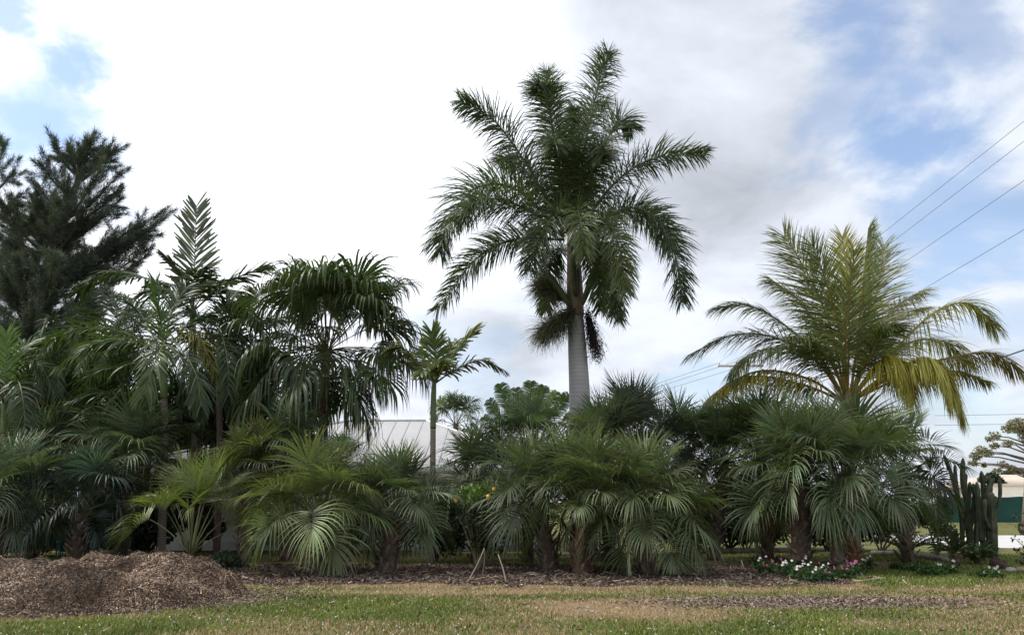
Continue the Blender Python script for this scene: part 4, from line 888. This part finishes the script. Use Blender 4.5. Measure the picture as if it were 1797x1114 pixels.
def copy_thing(o):
    c = o.copy(); scene.collection.objects.link(c)
    for ch in o.children:
        d = ch.copy(); scene.collection.objects.link(d); d.parent = c
    return c
def flowers():
    pink, white = flower_plant((.52, .07, .26)), flower_plant((.60, .58, .56))
    SP = [(1330, 985, 0), (1340, 992, 1), (1352, 984, 0), (1362, 998, 0), (1375, 1001, 1), (1385, 1003, 1), (1378, 987, 0), (1395, 990, 0), (1400, 1008, 0), (1414, 1012, 1), (1420, 1000, 1), (1428, 1014, 1),
          (1432, 998, 0), (1442, 1009, 0), (1455, 1013, 0), (1470, 1006, 0), (1486, 1008, 0), (1497, 1003, 0), (1510, 998, 1), (1523, 992, 1), (1458, 995, 0), (1450, 1002, 1), (1480, 996, 0), (1345, 1000, 0), (1410, 994, 1), (1500, 990, 0)]
    words = ['at the left tip of the bed', 'near the left tip of the bed', 'before the shaggy trunk', 'at the front edge of the bed', 'before the criss cross trunk', 'at the right end of the bed']
    first = [True, True]
    for i, (x, y, w) in enumerate(SP):
        src = white if w else pink
        if first[w]: o = src; first[w] = False
        else: o = copy_thing(src)
        g = gnd(x, y+8); o.location = (g[0], g[1], 0); o.rotation_euler = (0, 0, rng.uniform(-.5, .5)); s = rng.uniform(.85, 1.25); o.scale = (s, s, s)
        o['label'] = ('white' if w else 'magenta pink')+' flowered bedding plant in the flower bed under the right palms'
flowers()
W = [('small low green weed bush right of the flower bed', 1615, 1003, .2), ('low green bush with a few white blooms near the small spiky palm', 1660, 1008, .24), ('low green bush left of the small spiky palm', 1635, 1010, .2), ('lone low flowering bush on the right lawn edge', 1735, 1014, .22), ('tiny green tuft in the mulch by the flower bed', 1580, 1000, .16)]
for l, x, y, r in W:
    g = gnd(x, y); p = empty('low_bush', (g[0], g[1], 0), l, 'bush'); c = MB()
    leafcloud(c, [g+Z*r*.5, g+np.array([r*.7, 0, r*.4]), g+np.array([-r*.7, .1, r*.45])], [r, r*.8, r*.8], 320, .08, (.04, .085, .02), .3, asp=.5); c.build('foliage', M_LEAFM, p)
    if 'bloom' in l or 'flowering' in l:
        for k in range(6):
            f = MB(); q = g+np.array([rng.uniform(-r, r), -.1, rng.uniform(r*.6, r*1.4)]); s = .035
            for j in range(5): f.add([q, q+np.array([s*math.cos(j*1.257+.4), -.01, s*math.sin(j*1.257+.4)])*.7, q+np.array([s*math.cos(j*1.257), -.012, s*math.sin(j*1.257)]), q+np.array([s*math.cos(j*1.257-.4), -.01, s*math.sin(j*1.257-.4)])*.7], [[0, 1, 2, 3]], col=(.8, .78, .76))
            f.build('flower', M_PETAL, p)
def rosette(label, x, y, Y, h, n, L, name, cat, col, e0=20, e1=85, tr=0):
    b = at(x, y, Y); p = empty(name, (b[0], Y, 0), label, cat); c = np.array([b[0], Y, h])
    if tr: t = MB(); t.tube(np.array([[b[0], Y, -.02], [b[0], Y, h*.5], [b[0], Y, h]]), [tr*1.2, tr, tr], 8, (.10, .075, .05)); boots(t, [b[0], Y, 0], c, tr, tr, 14, (.10, .075, .05), .12); t.build('trunk', M_BARK, p)
    for k in range(n):
        el = R(e0+(e1-e0)*rng.random()); az = k*2.4; o = np.array([math.cos(az), math.sin(az), 0]); d = o*math.cos(el)+Z*math.sin(el)
        C = np.array([c, c+d*L*.4, c+d*L*.75-Z*L*.06, c+d*L-Z*L*.2]); mb = MB(); feather(mb, C, n=30, L=.17*L/.9, W=.02, droop=.05, planes=(25,), spread=4, t0=.12, a0=65, a1=40, col=col, rcol=(.07, .08, .03), rr=(.012, .004)); mb.build('frond', M_LEAF, p)
rosette('dark green sago cycad rosette left of the cacti', 1590, 960, 23.5, .25, 30, 1.05, 'cycad', 'cycad', (.035, .065, .022), tr=.1)
rosette('small spiky palm on a dark short trunk in front of the cacti', 1678, 985, 20.0, .42, 26, .62, 'dwarf_date_palm', 'palm', (.045, .07, .028), e0=5, tr=.08)
rosette('feathery green cycad plant at the foot of the cacti', 1715, 970, 22.0, .12, 26, .7, 'cycad', 'cycad', (.055, .085, .03), e0=10, e1=60, tr=.06)

# columnar cacti
def cactus(label, Y, cols, x):
    b = at(x, 960, Y); p = empty('column_cactus', (b[0], Y, 0), label, 'cactus', 'tall column cacti at the right')
    for (P, r) in cols:
        C = catmull([at(a, c, Y+d) for a, c, d in P], 22); k = 30; n = len(C); rad = np.full(n, r*.66); rad[:2] *= .85; rad[-3:] *= (.94, .75, .25)
        for q in range(3): rad[3+int(rng.integers(0, n-8))] *= .86
        mb = MB(); mb.tube(C, rad, k, jit((.026, .042, .020), 1, .2)[0], lobes=lambda th: 1-.16*(np.cos(th*6)*.5+.5)); mb.build('stem', M_CACTUS, p, smooth=True)
cactus('tall column cactus with a bare leaning stem left of the clump', 23.6, [([(1690, 980, 0), (1686, 900, 0), (1672, 840, 0), (1656, 797, 0)], .10), ([(1690, 900, 0), (1680, 860, .2), (1675, 815, .2)], .085), ([(1688, 940, 0), (1700, 880, 0), (1702, 845, 0)], .09)], 1690)
cactus('tall column cactus with two upright stems behind the palm tip', 23.3, [([(1706, 985, 0), (1700, 900, 0), (1690, 850, 0), (1690, 803, 0)], .12), ([(1698, 880, 0), (1694, 850, .1), (1695, 830, .1)], .09), ([(1702, 930, 0), (1710, 880, 0), (1708, 848, 0)], .11)], 1706)
cactus('dense column cactus with many thick arms in the clump', 23.0, [([(1725, 988, 0), (1724, 900, 0), (1726, 860, 0), (1722, 826, 0)], .12), ([(1722, 950, -.1), (1718, 900, -.1), (1714, 845, -.1)], .11), ([(1728, 930, 0), (1738, 890, 0), (1736, 835, 0)], .12), ([(1722, 910, .2), (1712, 872, .2), (1704, 850, .2)], .08), ([(1730, 900, -.1), (1732, 870, -.2), (1744, 838, -.2)], .09)], 1725)
cactus('short thick column cactus at the back of the clump', 24.2, [([(1712, 975, 0), (1714, 900, 0), (1712, 862, 0)], .13), ([(1735, 975, 0), (1733, 900, 0), (1731, 850, 0)], .12), ([(1702, 960, 0), (1696, 900, 0), (1698, 868, 0)], .11), ([(1748, 975, 0), (1747, 920, 0), (1748, 870, 0)], .1)], 1722)
cactus('column cactus with a candelabra arm nearest the road', 22.7, [([(1744, 990, 0), (1742, 930, 0), (1740, 890, 0), (1739, 862, 0)], .17), ([(1743, 905, 0), (1752, 885, 0), (1755, 865, 0), (1754, 840, 0)], .085), ([(1743, 915, 0), (1750, 898, 0), (1751, 893, 0)], .075), ([(1738, 930, 0), (1728, 905, -.1), (1729, 875, -.1)], .1)], 1744)

def edge_shrub():
    Y = 19.0; b = at(1812, 990, Y); p = empty('sapling', (b[0], Y, 0), 'dark leaved sapling reaching in at the right edge', 'sapling'); t = MB(); r0 = np.array([b[0], Y, 0.]); cs = []
    for x, y in ((1782, 905), (1790, 925), (1782, 945), (1786, 965), (1797, 935), (1783, 985), (1800, 900), (1815, 915), (1795, 975)):
        q = at(x, y, Y+rng.uniform(-.3, .3)); K = catmull([r0, r0*.5+q*.5+np.array([.1, 0, .1]), q], 8); t.tube(K, np.linspace(.02, .006, 8), 5, (.10, .08, .06), cap=False); cs += [K[5], K[6], q]
    t.build('stems', M_BARK, p); c = MB(); leafcloud(c, cs, [.10]*len(cs), 240, .09, (.03, .035, .022), .3); c.build('foliage', M_LEAFM, p)
edge_shrub()
def rock(label, x, y, size, col, name='rock', cat='rock'):
    g = gnd(x, y); n, k = 9, 12; mb = MB(); th = np.linspace(0, 2*math.pi, k, endpoint=False); V = []
    for i in range(n):
        ph = math.pi*i/(n-1)
        for a in th:
            d = np.array([math.sin(ph)*math.cos(a), math.sin(ph)*math.sin(a), math.cos(ph)]); rr = 1+.22*math.sin(3*a+ph*2+x)+.14*math.sin(5*ph+a*2+y)
            V.append(g+d*np.array(size)*rr+Z*size[2]*.6)
    q = [[i*k+j, (i+1)*k+j, (i+1)*k+(j+1) % k, i*k+(j+1) % k] for i in range(n-1) for j in range(k)]
    mb.add(V, q, col=col); tagit(mb.build(name, M_ROCK), label, cat)
rock('dark brown rock at the lawn edge under the road', 1748, 999, (.14, .12, .17), (.05, .035, .028)); rock('dark brown rounded rock leaning on its darker neighbour', 1762, 1000, (.13, .12, .13), (.075, .05, .04))
rock('pale grey stone beside the dark rocks', 1775, 1004, (.12, .1, .07), (.30, .28, .26)); rock('small tan stone right of the dark rocks', 1792, 1003, (.12, .1, .07), (.22, .17, .12))
# garden edging kerbs
M_ROCKY = mat('aged_concrete', (.27, .25, .22), rough=.95, spec=.1, noise=(6, .5, 1.4), bump=(30, .5, .02))
def kerb(label, P, m=M_KERB, w=.16, h=.13, name='garden_edging'):
    C = catmull([gnd(x, y) for x, y in P], 14); mb = MB(); C[:, 2] = h*.45; mb.tube(C, np.full(14, h*.62), 8, (1, 1, 1)); tagit(mb.build(name, m, smooth=False), label, 'garden edging', 'garden edging behind the palms')
kerb('dark log edging across the shaded gap', [(1235, 971), (1300, 969), (1410, 968)])
kerb('pale curved concrete edging right of the big trunk', [(1530, 973), (1600, 977), (1662, 986)], M_ROCKY)
kerb('thin pale edging behind the dark rough trunk', [(860, 985), (920, 981), (1000, 974)], M_WOODP, h=.05)
def teal_chair():
    g = gnd(132, 968); Y = 21.5; c = np.array([at(128, 960, Y)[0], Y, 0]); p = empty('garden_chair', c, 'teal slatted garden chair half hidden behind the mulch heap', 'chair'); rz = .5
    def rot(v): return c+np.array([v[0]*math.cos(rz)-v[1]*math.sin(rz), v[0]*math.sin(rz)+v[1]*math.cos(rz), v[2]])
    s = MB(); [s.box(rot((0, -.25+k*.11, .40-.012*k)), (.54, .09, .022), rz=rz) for k in range(5)]; s.build('seat', M_TEAL, p)
    b = MB(); [b.box(rot((-.22+k*.11, .32, .74-.03*abs(k-2))), (.09, .022, .72-.06*abs(k-2)), rz=rz, tilt=-.28) for k in range(5)]; b.build('backrest', M_TEAL, p)
    for sx in (-1, 1):
        a = MB(); a.box(rot((sx*.34, -.05, .60)), (.12, .66, .024), rz=rz); a.build('armrest', M_TEAL, p)
        for yy, h in ((-.30, .585), (.22, .585)):
            l = MB(); l.box(rot((sx*.31, yy, h/2)), (.03, .09, h), rz=rz); l.build('leg', M_TEAL, p)
teal_chair()
def hose():
    mb = MB(); c = at(935, 957, 27.2); th = np.linspace(0, 2*math.pi*4, 90); r = .26+.012*np.sin(th*3)
    mb.tube(np.stack([c[0]+r*1.3*np.cos(th), c[1]+r*.9*np.sin(th), .03+.025*th/6.28+.01*np.sin(th*2)], 1), .014, 5, (1, 1, 1)); tagit(mb.build('garden_hose', M_TEAL, smooth=True), 'coiled teal green garden hose by the house wall', 'hose')
hose()

# ---------------------------------------------------------------- street on the right: fence, building, pole, wires
def street():
    x0, x1, Y = 32, 80, 62
    f = empty('screen_fence', (x0, Y, 0), 'long green fabric screened fence beyond the road', 'fence'); mb = MB(); n = 120
    xs = np.linspace(x0, x1, n); V = np.concatenate([np.stack([xs, Y+.05*np.sin(xs*2.1), np.full(n, .08)], 1), np.stack([xs, Y+.03*np.sin(xs*3), 1.95+.03*np.sin(xs*2)], 1)])
    V2 = V+np.array([0, .02, 0]); i = np.arange(n-1)
    q = np.stack([i, i+1, n+i+1, n+i], 1); mb.add(V, q); mb.add(V2, q[:, ::-1]); mb.build('screen', M_SCREEN, f)
    for x in np.arange(x0, x1, 3.0): q = MB(); q.tube(np.array([[x, Y+.12, 0], [x, Y+.12, 2.0]]), .035, 6, (.3, .3, .3)); q.build('post', M_ROCK, f)
    r = MB(); r.tube(np.array([[x0, Y+.12, 2.0], [x1, Y+.12, 2.0]]), .03, 6, (.6, .6, .6)); r.build('top_rail', M_TRIM, f)
    b = empty('pale_building', (60, 82, 0), 'low pale building behind the green fence', 'building')
    w = MB(); w.box((61, 84, 1.5), (33, 10, 3.0)); w.build('wall', M_PAINT, b)
    t = MB(); a, c, y0, y1, z0, z1 = 44.0, 78.0, 78.4, 89.6, 2.98, 4.3
    t.add([[a, y0, z0], [c, y0, z0], [c, y1, z0], [a, y1, z0], [a+5, 84, z1], [c-5, 84, z1]], [[0, 1, 5, 4], [2, 3, 4, 5], [0, 3, 2, 1]], [[1, 2, 5], [3, 0, 4]]); t.build('roof', mat('tan_roof', (.50, .43, .37), rough=.85, noise=(1.5, .85, 1.1)), b)
    for x in (50, 56, 62):
        g = MB(); g.box((x, 78.97, 1.6), (1.6, .08, 1.2)); h = g.build('window', M_TRIM, b); g = MB(); g.box((x, 78.91, 1.6), (1.4, .04, 1.0), (.03, .035, .04)); g.build('pane', M_FRUIT, h)
    # pole and wires
    Yp = 56; T = at(1297, 632, Yp); p = empty('utility_pole', (T[0], Yp, 0), 'weathered utility pole with a crossarm beyond the coconut palm', 'utility pole')
    m = MB(); m.tube(np.array([[T[0], Yp, -.1], [T[0], Yp, T[2]*.5], [T[0], Yp, T[2]]]), [.20, .17, .13], 10); m.build('post', M_POLE, p, smooth=True)
    A, B = at(1259, 645, Yp), at(1338, 640, Yp); m = MB(); m.box((A+B)/2+np.array([0, -.2, 0]), (B[0]-A[0], .12, .15)); m.build('crossarm', M_POLE, p)
    m = MB(); m.tube(np.array([A*.75+B*.25-Z*.05+np.array([0, -.27, 0]), T-Z*1.35+np.array([0, -.19, 0])]), .03, 5); m.tube(np.array([A*.25+B*.75-Z*.05+np.array([0, -.27, 0]), T-Z*1.35+np.array([0, -.19, 0])]), .03, 5); m.build('brace', M_POLE, p)
    m = MB(); m.tube(np.array([T+np.array([.42, -.2, -1.15]), T+np.array([.42, -.2, -.45])]), .16, 10, (.45, .44, .42)); m.build('transformer', M_ROCK, p, smooth=True)
    ins = [A+np.array([.1, -.2, .08]), A*.5+B*.5+np.array([-.3, -.2, .08]), B+np.array([-.1, -.2, .08])]
    for q in ins: m = MB(); m.tube(np.array([q, q+Z*.1, q+Z*.14, q+Z*.24]), [.04, .04, .065, .045], 8, (.5, .46, .42)); m.build('insulator', M_ROCK, p, smooth=True)
    near = [(1797, 213), (1797, 248), (1797, 317), (1797, 403)]
    far = ins+[np.array([T[0], Yp-.2, T[2]-2.6])]
    names = ['uppermost power line crossing the sky at the right', 'second power line just under the uppermost one', 'third power line above the yellow coconut fronds', 'lowest slanting cable passing behind the coconut palm']
    for (nx, ny), fa, l in zip(near, far, names):
        a = fa+(Z*.24 if l[0] != 'l' else 0); b_ = at(nx, ny, 19.0); e = a+(b_-a)*1.6; sag = np.array([0, 0, .0])
        t = np.linspace(0, 1, 24)[:, None]; P = a+(e-a)*t; m = MB(); m.tube(P, .0065, 5, cap=False)
        P2 = a+(np.array([a[0]-22, a[1]+62, a[2]-.4])-a)*t; P2[:, 2] -= 1.0*(t*(1-t)*4)[:, 0]*.5; m.tube(P2, .013, 5, cap=False)
        tagit(m.build('power_line', M_WIRE), l, 'power line', 'overhead wires at the right')
    for y, l in ((727, 'faint upper level wire low over the far street'), (744, 'faint lower level wire low over the far street')):
        a, b_ = at(1640, y+2, 75), at(1900, y-2, 75); m = MB(); m.tube(a+(b_-a)*np.linspace(0, 1, 10)[:, None], .018, 5, cap=False); tagit(m.build('power_line', M_WIRE), l, 'power line', 'overhead wires at the right')
    a, b_ = at(1738, 634, 30), at(1990, 548, 22); m = MB(); m.tube(a+(b_-a)*np.linspace(0, 1, 8)[:, None], .028, 6); 
    tagit(m.build('power_line', M_WIRE), 'thick dark cable ending behind the rightmost coconut frond', 'power line', 'overhead wires at the right')
street()
